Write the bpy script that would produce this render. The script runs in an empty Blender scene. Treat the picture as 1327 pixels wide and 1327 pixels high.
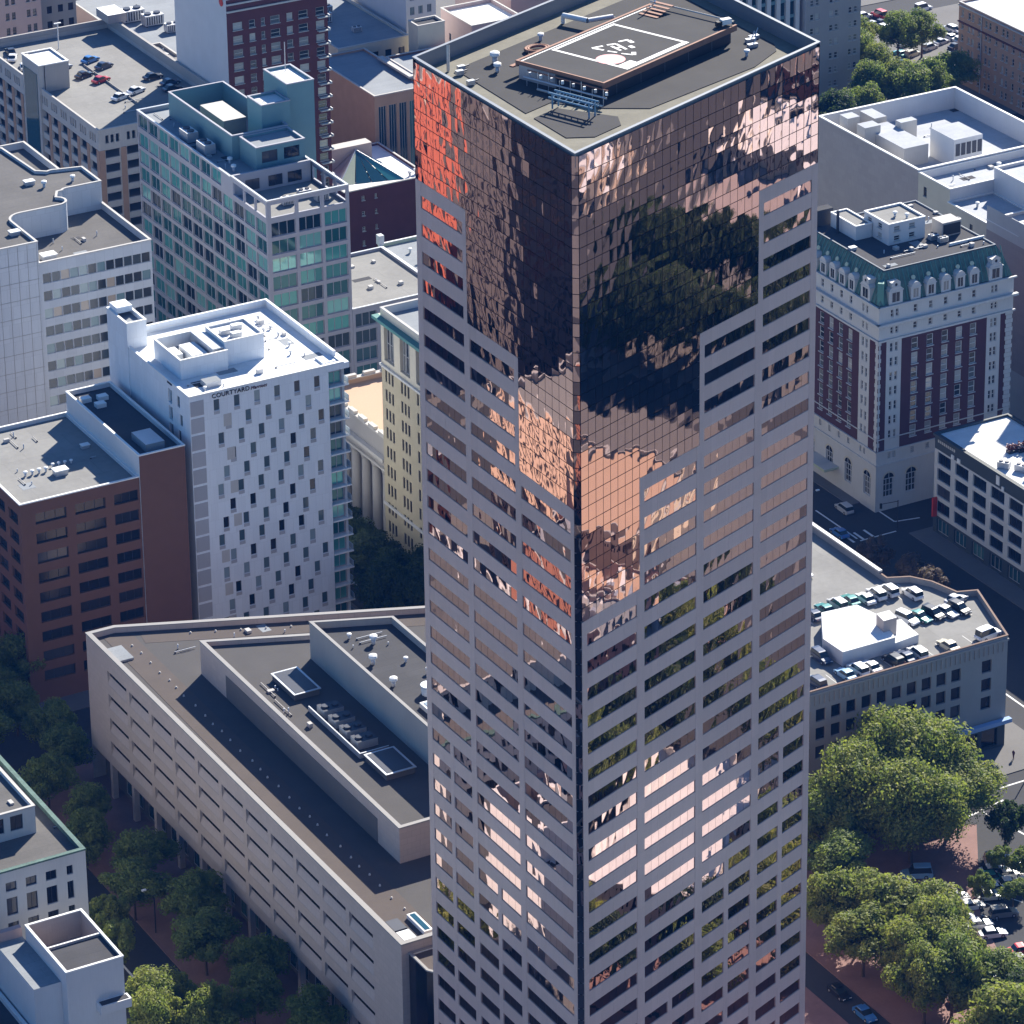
import bpy, bmesh, math, random
from mathutils import Matrix, Vector
R = random.Random(7)
rad = math.radians
scene = bpy.context.scene
# ---------------------------------------------------------------- camera
# x runs along the long street front, y up the side streets, z up (metres); camera hovers in a helicopter
cd = bpy.data.cameras.new('camera'); cam = bpy.data.objects.new('camera', cd); scene.collection.objects.link(cam)
rt = Vector((0.874046, -0.485659, -0.013398)); up = Vector((0.188462, 0.313502, 0.930698)); fw = Vector((0.447801, 0.815998, -0.365543))
cam.matrix_world = Matrix(((rt.x, up.x, -fw.x, 0), (rt.y, up.y, -fw.y, 0), (rt.z, up.z, -fw.z, 338.6), (0, 0, 0, 1)))
cd.sensor_width = 36; cd.lens = 145.25; cd.shift_x = 0.01065; cd.shift_y = -0.3048
cd.clip_start = 5; cd.clip_end = 6000
scene.camera = cam
# ---------------------------------------------------------------- light
SUN_AZ, SUN_EL = 39.2, 33.0
world = bpy.data.worlds.new('World'); scene.world = world; world.use_nodes = True
wn = world.node_tree
for n in list(wn.nodes): wn.nodes.remove(n)
sky = wn.nodes.new('ShaderNodeTexSky'); sky.sky_type = 'NISHITA'; sky.sun_disc = False
sky.sun_elevation = rad(SUN_EL); sky.sun_rotation = rad(90 - SUN_AZ); sky.air_density = 1.0; sky.dust_density = 0.3; sky.ozone_density = 1.8
bg = wn.nodes.new('ShaderNodeBackground'); bg.inputs[1].default_value = 0.05
wo = wn.nodes.new('ShaderNodeOutputWorld')
tint = wn.nodes.new('ShaderNodeVectorMath'); tint.operation = 'MULTIPLY'; tint.inputs[1].default_value = (.63, .99, 1.38)
wn.links.new(sky.outputs[0], tint.inputs[0]); wn.links.new(tint.outputs[0], bg.inputs[0]); wn.links.new(bg.outputs[0], wo.inputs[0])
sl = bpy.data.lights.new('sun', 'SUN'); sl.energy = 5.0; sl.angle = rad(0.5); sl.color = (1.0, 0.93, 0.82)
so = bpy.data.objects.new('sun', sl); scene.collection.objects.link(so)
sv = Vector((math.cos(rad(SUN_AZ)) * math.cos(rad(SUN_EL)), math.sin(rad(SUN_AZ)) * math.cos(rad(SUN_EL)), math.sin(rad(SUN_EL))))
so.rotation_euler = sv.to_track_quat('Z', 'Y').to_euler(); so.location = (260, 460, 400)
scene.view_settings.view_transform = 'Standard'; scene.view_settings.look = 'None'
scene.view_settings.exposure = 1.18; scene.view_settings.gamma = 1.0
scene.render.engine = 'CYCLES'
cy = scene.cycles
cy.max_bounces = 6; cy.diffuse_bounces = 2; cy.glossy_bounces = 3; cy.transmission_bounces = 3; cy.transparent_max_bounces = 4
cy.caustics_reflective = False; cy.caustics_refractive = False

# ---------------------------------------------------------------- air
def haze():
    me = bpy.data.meshes.new('haze'); x0, x1, y0, y1, z0, z1 = -1600, 2600, -700, 3300, -1.5, 350
    v = [(x, y, z) for z in (z0, z1) for x, y in ((x0, y0), (x1, y0), (x1, y1), (x0, y1))]
    me.from_pydata(v, [], [(3, 2, 1, 0), (4, 5, 6, 7), (0, 1, 5, 4), (1, 2, 6, 5), (2, 3, 7, 6), (3, 0, 4, 7)])
    o = bpy.data.objects.new('haze', me); scene.collection.objects.link(o); o['kind'] = 'stuff'
    m = bpy.data.materials.new('haze'); m.use_nodes = True; nt = m.node_tree
    for n in list(nt.nodes): nt.nodes.remove(n)
    pv = nt.nodes.new('ShaderNodeVolumePrincipled'); pv.inputs['Color'].default_value = (.04, .23, .85, 1); pv.inputs['Density'].default_value = 0.00005; pv.inputs['Anisotropy'].default_value = 0
    out = nt.nodes.new('ShaderNodeOutputMaterial'); nt.links.new(pv.outputs[0], out.inputs['Volume']); me.materials.append(m)
haze()
# ---------------------------------------------------------------- materials
def mat(name, rgb, rough=0.85, var=0.18, scale=0.25, metal=0.0, spec=0.3, fine=3.0, streak=0.0, bump=0.0, rnd=0.0, coat=0.0, seam=None):
    m = bpy.data.materials.new(name); m.use_nodes = True
    nt = m.node_tree; b = nt.nodes['Principled BSDF']
    b.inputs['Roughness'].default_value = rough; b.inputs['Metallic'].default_value = metal
    b.inputs['Specular IOR Level'].default_value = spec
    if coat: b.inputs['Coat Weight'].default_value = coat
    tc = nt.nodes.new('ShaderNodeTexCoord')
    n1 = nt.nodes.new('ShaderNodeTexNoise'); n1.inputs['Scale'].default_value = scale; n1.inputs['Detail'].default_value = 5
    n2 = nt.nodes.new('ShaderNodeTexNoise'); n2.inputs['Scale'].default_value = fine; n2.inputs['Detail'].default_value = 3
    nt.links.new(tc.outputs['Object'], n1.inputs['Vector'])
    if streak:
        mp = nt.nodes.new('ShaderNodeMapping'); mp.inputs['Scale'].default_value = (1.6, 1.6, 0.12)
        nt.links.new(tc.outputs['Object'], mp.inputs[0]); nt.links.new(mp.outputs[0], n2.inputs['Vector'])
    else:
        nt.links.new(tc.outputs['Object'], n2.inputs['Vector'])
    ad = nt.nodes.new('ShaderNodeMath'); ad.operation = 'ADD'
    m1 = nt.nodes.new('ShaderNodeMath'); m1.operation = 'MULTIPLY_ADD'; m1.inputs[1].default_value = 2 * var; m1.inputs[2].default_value = 1 - var
    m2 = nt.nodes.new('ShaderNodeMath'); m2.operation = 'MULTIPLY_ADD'; k = (streak or var * 0.5); m2.inputs[1].default_value = 2 * k; m2.inputs[2].default_value = -k
    nt.links.new(n1.outputs[0], m1.inputs[0]); nt.links.new(n2.outputs[0], m2.inputs[0])
    nt.links.new(m1.outputs[0], ad.inputs[0]); nt.links.new(m2.outputs[0], ad.inputs[1])
    last = ad
    if rnd:
        oi = nt.nodes.new('ShaderNodeObjectInfo'); m3 = nt.nodes.new('ShaderNodeMath'); m3.operation = 'MULTIPLY_ADD'
        m3.inputs[1].default_value = 2 * rnd; m3.inputs[2].default_value = -rnd
        nt.links.new(oi.outputs['Random'], m3.inputs[0]); a2 = nt.nodes.new('ShaderNodeMath'); a2.operation = 'ADD'
        nt.links.new(ad.outputs[0], a2.inputs[0]); nt.links.new(m3.outputs[0], a2.inputs[1]); last = a2
    if seam:   # (length, height, darkening, on a wall?) recessed joints between sheets or panels
        sw, sh, sd, onwall = seam
        bt = nt.nodes.new('ShaderNodeTexBrick'); bt.inputs['Scale'].default_value = 1; bt.inputs['Brick Width'].default_value = sw; bt.inputs['Row Height'].default_value = sh
        bt.inputs['Mortar Size'].default_value = .035 if not onwall else .03; bt.inputs['Color1'].default_value = (1, 1, 1, 1); bt.inputs['Color2'].default_value = (.93, .93, .93, 1); bt.inputs['Mortar'].default_value = (1 - sd,) * 3 + (1,)
        if onwall:
            sx = nt.nodes.new('ShaderNodeSeparateXYZ'); cx_ = nt.nodes.new('ShaderNodeCombineXYZ'); sa = nt.nodes.new('ShaderNodeMath'); sa.operation = 'ADD'
            nt.links.new(tc.outputs['Object'], sx.inputs[0]); nt.links.new(sx.outputs[0], sa.inputs[0]); nt.links.new(sx.outputs[1], sa.inputs[1])
            nt.links.new(sa.outputs[0], cx_.inputs[0]); nt.links.new(sx.outputs[2], cx_.inputs[1]); nt.links.new(cx_.outputs[0], bt.inputs['Vector'])
        else: nt.links.new(tc.outputs['Object'], bt.inputs['Vector'])
        mm = nt.nodes.new('ShaderNodeMath'); mm.operation = 'MULTIPLY'; nt.links.new(last.outputs[0], mm.inputs[0]); nt.links.new(bt.outputs['Color'], mm.inputs[1]); last = mm
    vm = nt.nodes.new('ShaderNodeVectorMath'); vm.operation = 'SCALE'; vm.inputs[0].default_value = rgb
    nt.links.new(last.outputs[0], vm.inputs['Scale']); nt.links.new(vm.outputs[0], b.inputs['Base Color'])
    if bump:
        bp = nt.nodes.new('ShaderNodeBump'); bp.inputs['Strength'].default_value = bump; bp.inputs['Distance'].default_value = 0.1
        nt.links.new(n2.outputs[0], bp.inputs['Height']); nt.links.new(bp.outputs[0], b.inputs['Normal'])
    return m

def glassmat(name, ramp, rough=0.06, metal=0.0, spec=0.8, wob=0.0):
    """window seen from outside: each object's own random number picks dark room, blind or tint"""
    m = bpy.data.materials.new(name); m.use_nodes = True
    nt = m.node_tree; b = nt.nodes['Principled BSDF']
    b.inputs['Roughness'].default_value = rough; b.inputs['Metallic'].default_value = metal; b.inputs['Specular IOR Level'].default_value = spec
    oi = nt.nodes.new('ShaderNodeObjectInfo'); cr = nt.nodes.new('ShaderNodeValToRGB'); cr.color_ramp.interpolation = 'CONSTANT'
    el = cr.color_ramp.elements
    while len(el) < len(ramp): el.new(0.5)
    for e, (p, c) in zip(el, ramp): e.position = p; e.color = (*c, 1)
    nt.links.new(oi.outputs['Random'], cr.inputs[0]); nt.links.new(cr.outputs[0], b.inputs['Base Color'])
    if wob:
        tc = nt.nodes.new('ShaderNodeTexCoord'); gp = nt.nodes.new('ShaderNodeNewGeometry'); n = nt.nodes.new('ShaderNodeTexNoise'); n.inputs['Scale'].default_value = 0.5
        nt.links.new(gp.outputs['Position'], n.inputs['Vector'])
        bp = nt.nodes.new('ShaderNodeBump'); bp.inputs['Strength'].default_value = 1; bp.inputs['Distance'].default_value = wob
        nt.links.new(n.outputs[0], bp.inputs['Height']); nt.links.new(bp.outputs[0], b.inputs['Normal'])
    return m

M = {}
def dm(k, *a, **kw): M[k] = mat(k, *a, **kw); return M[k]
dm('asphalt', (.042, .043, .047), .9, .3, .05, fine=1.2)
dm('sidewalk', (.15, .145, .14), .9, .2, .15)
dm('brick_paving', (.24, .14, .125), .9, .25, .3)
dm('road_paint', (.7, .7, .68), .7, .1)
dm('granite', (.66, .50, .45), .3, .07, .05, spec=.5, rnd=.05, streak=.03, seam=(1.575, 2.115, .10, True))
dm('tower_coping', (.22, .235, .26), .45, .1, metal=.2)
dm('tower_gravel', (.19, .18, .145), .95, .32, .35, fine=2.5)
dm('tower_membrane', (.052, .051, .052), .95, .24, .3, fine=5)
dm('dark_metal', (.05, .055, .07), .45, .1, metal=.4)
dm('rust_steel', (.30, .15, .10), .7, .25, .8)
dm('white_paint', (.8, .8, .78), .6, .06)
dm('pink_paint', (.75, .35, .35), .6, .1)
dm('blue_steel', (.16, .30, .42), .5, .15)
dm('galvanised', (.50, .52, .55), .45, .15, metal=.5)
dm('hotel_white', (.78, .82, .86), .6, .05, .1, rnd=.03, streak=.05, seam=(1.3, 3.22, .14, True))
dm('hotel_panel', (.40, .40, .42), .6, .08, rnd=.06)
dm('white_roof', (.78, .78, .77), .9, .16, .35, seam=(30, 2.0, .12, False))
dm('dull_white_roof', (.42, .44, .47), .9, .22, .2, fine=1.5, seam=(30, 2.0, .2, False))
dm('parapet_brown', (.20, .13, .10), .8, .15)
dm('pale_paving', (.36, .30, .28), .9, .25, .1)
dm('white_wall', (.60, .61, .63), .8, .08, streak=.06)
dm('brick_brown', (.17, .085, .058), .9, .12, .4, fine=6, streak=.04)
dm('brick_dark', (.11, .036, .034), .9, .2, .4, fine=5)
dm('brick_benson', (.085, .036, .042), .9, .14, .4, fine=6)
dm('brick_tan', (.42, .27, .19), .9, .15, .4)
dm('terracotta_white', (.56, .56, .55), .7, .08, .3, streak=.08)
dm('terracotta_cream', (.60, .55, .44), .8, .1, .3, streak=.05)
dm('yellow_brick', (.44, .39, .28), .85, .1, .3, streak=.05)
dm('concrete', (.38, .36, .34), .85, .12, .2, streak=.08)
dm('concrete_light', (.50, .48, .45), .85, .14, .2, streak=.10)
dm('grey_roof', (.12, .115, .11), .95, .30, .16, fine=2, seam=(20, 1.8, .22, False))
dm('dark_roof', (.06, .06, .065), .95, .3, .2, seam=(20, 1.8, .25, False))
dm('tan_roof', (.52, .36, .25), .95, .1, .1)
dm('deck_roof', (.235, .232, .22), .9, .26, .12, fine=1, seam=(9, 6, .25, False))
dm('bluegrey_roof', (.26, .28, .30), .9, .25, .15, seam=(20, 2.2, .2, False))
dm('bank_stone', (.52, .43, .38), .7, .07, .08, rnd=.02, streak=.07, seam=(1.43, .97, .16, True))
dm('bank_cope', (.30, .29, .28), .8, .12, .3, streak=.05)
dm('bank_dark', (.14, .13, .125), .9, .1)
dm('bank_gravel', (.078, .074, .073), .95, .16, .25, fine=4)
dm('bank_pebble', (.092, .076, .068), .95, .16, .3, fine=3)
dm('curved_panel', (.56, .58, .61), .5, .08, .15, rnd=.03, seam=(1.9, 3.55, .2, True))
dm('teal_frame', (.36, .36, .40), .6, .08)
dm('teal_stucco', (.15, .27, .30), .7, .08)
dm('green_copper', (.085, .150, .130), .75, .55, .5, fine=2.0, streak=.45)
dm('green_trim', (.09, .24, .215), .6, .12)
dm('pale_green', (.48, .54, .40), .8, .06)
dm('pinkish', (.50, .38, .35), .8, .1)
dm('cement_pink', (.42, .37, .35), .85, .08, .12, streak=.10, seam=(2.4, 1.2, .08, True))
dm('black_paint', (.02, .02, .022), .6, .1)
dm('red_paint', (.55, .04, .03), .5, .1)
dm('red_facade', (.48, .13, .08), .8, .15, .2)
dm('navy_band', (.05, .065, .075), .6, .1)
dm('awning_blue', (.25, .38, .6), .7, .1)
dm('rubber', (.02, .02, .02), .9, .1)
dm('bark', (.10, .07, .05), .95, .2, 1)
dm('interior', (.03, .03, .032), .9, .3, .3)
dm('mirror_frame', (.06, .04, .045), .35, .1)
for nm, c in (('gen_tan', (.48, .38, .30)), ('gen_pink', (.52, .36, .32)), ('gen_white', (.66, .64, .62)), ('gen_brick', (.30, .13, .09)), ('gen_grey', (.33, .32, .31)), ('gen_cream', (.58, .50, .38)), ('gen_orange', (.56, .40, .30)), ('gen_dark', (.10, .09, .09))):
    dm(nm, c, .9, .15, .15, streak=.08)
G = {}
G['dark'] = glassmat('glass_dark', [(0, (.012, .016, .022)), (.45, (.025, .03, .036)), (.7, (.05, .06, .065)), (.86, (.14, .14, .13)), (.95, (.3, .29, .27))])
G['hotel'] = glassmat('glass_hotel', [(0, (.012, .016, .02)), (.28, (.06, .10, .115)), (.62, (.10, .15, .16)), (.85, (.25, .32, .34))])
G['hotel_yellow'] = glassmat('glass_dull_yellow', [(0, (.40, .38, .26))])
G['teal'] = glassmat('glass_teal', [(0, (.03, .13, .14)), (.3, (.07, .27, .27)), (.5, (.11, .40, .38)), (.66, (.015, .04, .055)), (.85, (.26, .58, .54))], .05, .35)
G['teal_low'] = glassmat('glass_blue_green', [(0, (.015, .05, .07)), (.5, (.03, .10, .13)), (.85, (.08, .2, .2))], .05, .2)
G['curved'] = glassmat('glass_office', [(0, (.02, .03, .04)), (.4, (.04, .06, .075)), (.62, (.16, .25, .27)), (.82, (.30, .38, .38)), (.93, (.42, .34, .27))], .1)
G['blind'] = glassmat('glass_with_blinds', [(0, (.03, .035, .04)), (.3, (.12, .13, .13)), (.55, (.26, .27, .26)), (.8, (.42, .42, .40))])
G['black'] = glassmat('glass_black', [(0, (.010, .012, .02)), (.6, (.02, .022, .03)), (.9, (.06, .06, .07))], .12, 0, .5)
G['sky'] = glassmat('skylight_glass', [(0, (.30, .36, .40))], .2)
def towerglass():
    m = bpy.data.materials.new('bronze_mirror_glass'); m.use_nodes = True
    nt = m.node_tree; b = nt.nodes['Principled BSDF']
    b.inputs['Base Color'].default_value = (.64, .47, .44, 1); b.inputs['Metallic'].default_value = 1; b.inputs['Roughness'].default_value = .015
    gp = nt.nodes.new('ShaderNodeNewGeometry'); n = nt.nodes.new('ShaderNodeTexNoise'); n.inputs['Scale'].default_value = .42; n.inputs['Detail'].default_value = 0
    nt.links.new(gp.outputs['Position'], n.inputs['Vector'])
    bp = nt.nodes.new('ShaderNodeBump'); bp.inputs['Strength'].default_value = 1; bp.inputs['Distance'].default_value = .012
    nt.links.new(n.outputs[0], bp.inputs['Height']); nt.links.new(bp.outputs[0], b.inputs['Normal'])
    return m
G['bronze'] = towerglass()
def carpaint():
    m = bpy.data.materials.new('car_paint'); m.use_nodes = True; nt = m.node_tree; b = nt.nodes['Principled BSDF']
    oi = nt.nodes.new('ShaderNodeObjectInfo'); nt.links.new(oi.outputs['Color'], b.inputs['Base Color'])
    b.inputs['Roughness'].default_value = .35; b.inputs['Coat Weight'].default_value = .6; b.inputs['Metallic'].default_value = .15
    return m
M['car_paint'] = carpaint()
M['car_glass'] = glassmat('car_glass', [(0, (.02, .03, .035))], .05)
def leafmat(name, c1, c2):
    m = bpy.data.materials.new(name); m.use_nodes = True; nt = m.node_tree
    b = nt.nodes['Principled BSDF']; out = nt.nodes['Material Output']
    tc = nt.nodes.new('ShaderNodeTexCoord'); n = nt.nodes.new('ShaderNodeTexNoise'); n.inputs['Scale'].default_value = .45; n.inputs['Detail'].default_value = 6
    nt.links.new(tc.outputs['Object'], n.inputs['Vector'])
    mx = nt.nodes.new('ShaderNodeMix'); mx.data_type = 'RGBA'; mx.inputs[6].default_value = (*c1, 1); mx.inputs[7].default_value = (*c2, 1)
    mr = nt.nodes.new('ShaderNodeMapRange'); mr.inputs[1].default_value = .35; mr.inputs[2].default_value = .65
    nt.links.new(n.outputs[0], mr.inputs[0]); nt.links.new(mr.outputs[0], mx.inputs[0])
    b.inputs['Roughness'].default_value = .65; b.inputs['Specular IOR Level'].default_value = .25
    nt.links.new(mx.outputs[2], b.inputs['Base Color'])
    t = nt.nodes.new('ShaderNodeBsdfTranslucent'); sc = nt.nodes.new('ShaderNodeVectorMath'); sc.operation = 'MULTIPLY'; sc.inputs[1].default_value = (1.7, 1.8, 1.1)
    nt.links.new(mx.outputs[2], sc.inputs[0]); nt.links.new(sc.outputs[0], t.inputs[0])
    ms = nt.nodes.new('ShaderNodeMixShader'); ms.inputs[0].default_value = .38
    nt.links.new(b.outputs[0], ms.inputs[1]); nt.links.new(t.outputs[0], ms.inputs[2]); nt.links.new(ms.outputs[0], out.inputs[0])
    return m
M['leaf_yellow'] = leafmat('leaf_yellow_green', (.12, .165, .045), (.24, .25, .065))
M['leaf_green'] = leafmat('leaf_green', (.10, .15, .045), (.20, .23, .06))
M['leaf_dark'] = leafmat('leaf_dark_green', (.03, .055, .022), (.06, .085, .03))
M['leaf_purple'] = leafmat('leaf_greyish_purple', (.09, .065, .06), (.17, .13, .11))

# ---------------------------------------------------------------- mesh helpers
class MB:
    def __init__(s): s.v = []; s.f = []; s.mi = []; s.m = []; s.sm = []
    def _m(s, m):
        if isinstance(m, str): m = M[m]
        if m not in s.m: s.m.append(m)
        return s.m.index(m)
    def face(s, pts, m, smooth=False):
        i = len(s.v); s.v += [tuple(p) for p in pts]; s.f.append(tuple(range(i, i + len(pts)))); s.mi.append(s._m(m)); s.sm.append(smooth)
    def box(s, x0, x1, y0, y1, z0, z1, m, top=None, bottom=True):
        i = len(s.v); s.v += [(x0, y0, z0), (x1, y0, z0), (x1, y1, z0), (x0, y1, z0), (x0, y0, z1), (x1, y0, z1), (x1, y1, z1), (x0, y1, z1)]
        k = s._m(m); t = s._m(top) if top else k
        for f, q in (((0, 1, 5, 4), k), ((1, 2, 6, 5), k), ((2, 3, 7, 6), k), ((3, 0, 4, 7), k), ((4, 5, 6, 7), t)) + ((((3, 2, 1, 0), k),) if bottom else ()):
            s.f.append(tuple(i + a for a in f)); s.mi.append(q); s.sm.append(False)
        return s
    def prism(s, poly, z0, z1, m, top=None, walls=True):
        n = len(poly)
        if walls:
            for a in range(n):
                p, q = poly[a], poly[(a + 1) % n]
                s.face([(p[0], p[1], z0), (q[0], q[1], z0), (q[0], q[1], z1), (p[0], p[1], z1)], m)
        s.face([(p[0], p[1], z1) for p in poly], top or m)
        return s
    def cyl(s, x, y, z0, z1, r, m, n=10, r2=None, cap=True):
        r2 = r if r2 is None else r2; i = len(s.v); k = s._m(m)
        for a in range(n):
            c, d = math.cos(2 * math.pi * a / n), math.sin(2 * math.pi * a / n)
            s.v += [(x + r * c, y + r * d, z0), (x + r2 * c, y + r2 * d, z1)]
        for a in range(n):
            b = (a + 1) % n; s.f.append((i + 2 * a, i + 2 * b, i + 2 * b + 1, i + 2 * a + 1)); s.mi.append(k); s.sm.append(True)
        if cap: s.f.append(tuple(i + 2 * a + 1 for a in range(n))); s.mi.append(k); s.sm.append(False)
        return s
    def tube(s, p, q, r, m, n=6):
        p, q = Vector(p), Vector(q); d = (q - p).normalized(); a = d.orthogonal().normalized(); b = d.cross(a); i = len(s.v); k = s._m(m)
        for t in range(n):
            o = a * math.cos(2 * math.pi * t / n) * r + b * math.sin(2 * math.pi * t / n) * r
            s.v += [tuple(p + o), tuple(q + o)]
        for t in range(n):
            u = (t + 1) % n; s.f.append((i + 2 * t, i + 2 * u, i + 2 * u + 1, i + 2 * t + 1)); s.mi.append(k); s.sm.append(True)
        return s
    def mesh(s, name):
        me = bpy.data.meshes.new(name); me.from_pydata(s.v, [], s.f)
        for m in s.m: me.materials.append(m)
        me.polygons.foreach_set('material_index', s.mi); me.polygons.foreach_set('use_smooth', s.sm); me.update()
        return me
    def obj(s, name, parent=None, off=True):
        """coordinates are world coordinates; with a parent they are made local to it"""
        if parent is not None and off:
            l = parent.get('_o') or (0, 0, 0)
            s.v = [(x - l[0], y - l[1], z - l[2]) for x, y, z in s.v]
        me = s.mesh(name); o = bpy.data.objects.new(name, me); scene.collection.objects.link(o)
        if parent is not None: o.parent = parent
        return o
def link(name, me, parent, loc, rz=0.0, color=None):
    o = bpy.data.objects.new(name, me); scene.collection.objects.link(o); o.parent = parent
    l = (parent.get('_o') or (0, 0, 0)) if parent is not None else (0, 0, 0)
    o.location = (loc[0] - l[0], loc[1] - l[1], loc[2] - l[2]); o.rotation_euler = (0, 0, rz)
    if color: o.color = color
    return o
def tag(o, label, cat, group=None):
    o['label'] = label; o['category'] = cat
    if group: o['group'] = group
    return o
def thing(name, label, cat, loc=(0, 0, 0), group=None):
    o = bpy.data.objects.new(name, None); scene.collection.objects.link(o); o.location = loc; o['_o'] = tuple(float(c) for c in loc)
    o.empty_display_size = 1
    return tag(o, label, cat, group)
def structure(o): o['kind'] = 'structure'; return o
def stuff(o): o['kind'] = 'stuff'; return o
def dup(root, loc, rz=0, label=None, group=None, color=None, scale=None, name=None):
    r = root.copy(); scene.collection.objects.link(r); r.location = loc; r.rotation_euler = (0, 0, rz)
    if scale: r.scale = scale
    if label: r['label'] = label
    if group: r['group'] = group
    for ch in root.children:
        c = ch.copy(); scene.collection.objects.link(c); c.parent = r
        if color: c.color = color
        for g2 in ch.children:
            d = g2.copy(); scene.collection.objects.link(d); d.parent = c
            if color: d.color = color
    return r

# ---------------------------------------------------------------- facades
WC = {}
def winmesh(w, h, kind):
    key = (round(w, 2), round(h, 2), kind)
    if key in WC: return WC[key]
    g, fm, nx, ny, fwid, sill = KIND[kind]
    b = MB(); w2 = w / 2
    b.face([(-w2, .02, 0), (w2, .02, 0), (w2, .02, h), (-w2, .02, h)], G[g])
    if fm:
        for i in range(nx + 1):
            x = -w2 + w * i / nx; a, c = (x, x + fwid) if i == 0 else ((x - fwid, x) if i == nx else (x - fwid / 2, x + fwid / 2))
            b.box(a, c, -.05, .015, 0, h, fm, bottom=False)
        for i in range(ny + 1):
            z = h * i / ny; a, c = (z, z + fwid) if i == 0 else ((z - fwid, z) if i == ny else (z - fwid / 2, z + fwid / 2))
            b.box(-w2 + fwid, w2 - fwid, -.045, .012, a, c, fm)
    if sill: b.box(-w2 - .1, w2 + .1, -.42, 0.0, -.12, -.002, sill)
    WC[key] = b.mesh('window'); return WC[key]
KIND = {  # glass, frame, panes across, panes up, frame width, sill
    'hotel': ('hotel', 'hotel_panel', 1, 1, .06, None), 'hotel_yellow': ('hotel_yellow', 'hotel_panel', 1, 1, .06, None),
    'strip': ('black', 'dark_metal', 3, 1, .06, None), 'teal': ('teal', 'teal_frame', 2, 1, .12, None), 'teal3': ('teal', 'teal_frame', 3, 1, .12, None),
    'teal_low': ('teal_low', 'teal_frame', 3, 1, .12, None),
    'office': ('curved', 'galvanised', 1, 1, .08, None), 'sash': ('blind', 'terracotta_white', 1, 2, .14, 'terracotta_white'),
    'sashdark': ('dark', 'terracotta_white', 1, 2, .10, None), 'small': ('dark', 'dark_metal', 1, 2, .08, 'concrete_light'),
    'smallb': ('blind', 'concrete_light', 1, 2, .10, 'concrete_light'), 'bigblack': ('black', 'dark_metal', 2, 1, .05, None),
    'storefront': ('teal_low', 'concrete', 3, 1, .12, None), 'arch': ('dark', 'terracotta_white', 3, 3, .12, None), 'none': ('black', None, 1, 1, 0, None),
    'plainblack': ('black', 'dark_metal', 1, 1, .05, None)}
class Fc:
    def __init__(s, p, q):
        s.p = Vector((p[0], p[1])); q = Vector((q[0], q[1])); s.L = (q - s.p).length; s.d = (q - s.p) / s.L
        s.n = Vector((-s.d.y, s.d.x)); s.th = math.atan2(s.d.y, s.d.x)      # n points into the building
    def P(s, u, z, dep=0.0):
        v = s.p + s.d * u + s.n * dep; return (v.x, v.y, z)
def wall(T, mb, fc, ua, ub, za, zb, m, rows=(), depth=.25, kind='small', wname='window', reveal=None):
    """a wall between ua..ub and za..zb with real openings; rows = [(z0, z1, [(u0, u1), ...])]; a window part set in each"""
    def q(u0, u1, z0, z1):
        if u1 - u0 > 1e-3 and z1 - z0 > 1e-3: mb.face([fc.P(u0, z0), fc.P(u1, z0), fc.P(u1, z1), fc.P(u0, z1)], m)
    z = za; rv = reveal or m
    for (z0, z1, cols) in sorted(rows, key=lambda r: r[0]):
        cols = [c for c in sorted(cols) if c[0] > ua and c[1] < ub]
        if z0 < z - 1e-6 or z1 > zb + 1e-6 or not cols: continue
        q(ua, ub, z, z0); u = ua
        for c in cols:
            q(u, c[0], z0, z1); u = c[1]; a, b = c[0], c[1]
            mb.face([fc.P(a, z0), fc.P(a, z1), fc.P(a, z1, depth), fc.P(a, z0, depth)], rv)
            mb.face([fc.P(b, z0), fc.P(b, z0, depth), fc.P(b, z1, depth), fc.P(b, z1)], rv)
            mb.face([fc.P(a, z0), fc.P(a, z0, depth), fc.P(b, z0, depth), fc.P(b, z0)], rv)
            mb.face([fc.P(a, z1), fc.P(b, z1), fc.P(b, z1, depth), fc.P(a, z1, depth)], rv)
            if kind == 'fill': mb.face([fc.P(a, z0, depth), fc.P(b, z0, depth), fc.P(b, z1, depth), fc.P(a, z1, depth)], G['black'])
            elif kind: link(wname, winmesh(b - a, z1 - z0, kind), T, fc.P((a + b) / 2, z0, depth), fc.th)
        q(u, ub, z0, z1); z = z1
    q(ua, ub, z, zb)
def grid(u0, n, pitch, w): return [(u0 + i * pitch, u0 + i * pitch + w) for i in range(n)]
def floors(ztop, n, pitch, h, cols): return [(ztop - i * pitch - h, ztop - i * pitch, cols) for i in range(n)]
def inset(poly, t):
    n = len(poly); out = []
    for i in range(n):
        a, b, c = Vector(poly[i - 1]), Vector(poly[i]), Vector(poly[(i + 1) % n])
        d1 = (b - a).normalized(); d2 = (c - b).normalized(); n1 = Vector((-d1.y, d1.x)); n2 = Vector((-d2.y, d2.x))
        m = (n1 + n2); k = t / max(.25, (1 + n1.dot(n2))); out.append((b.x + m.x * k, b.y + m.y * k))
    return out
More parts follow.
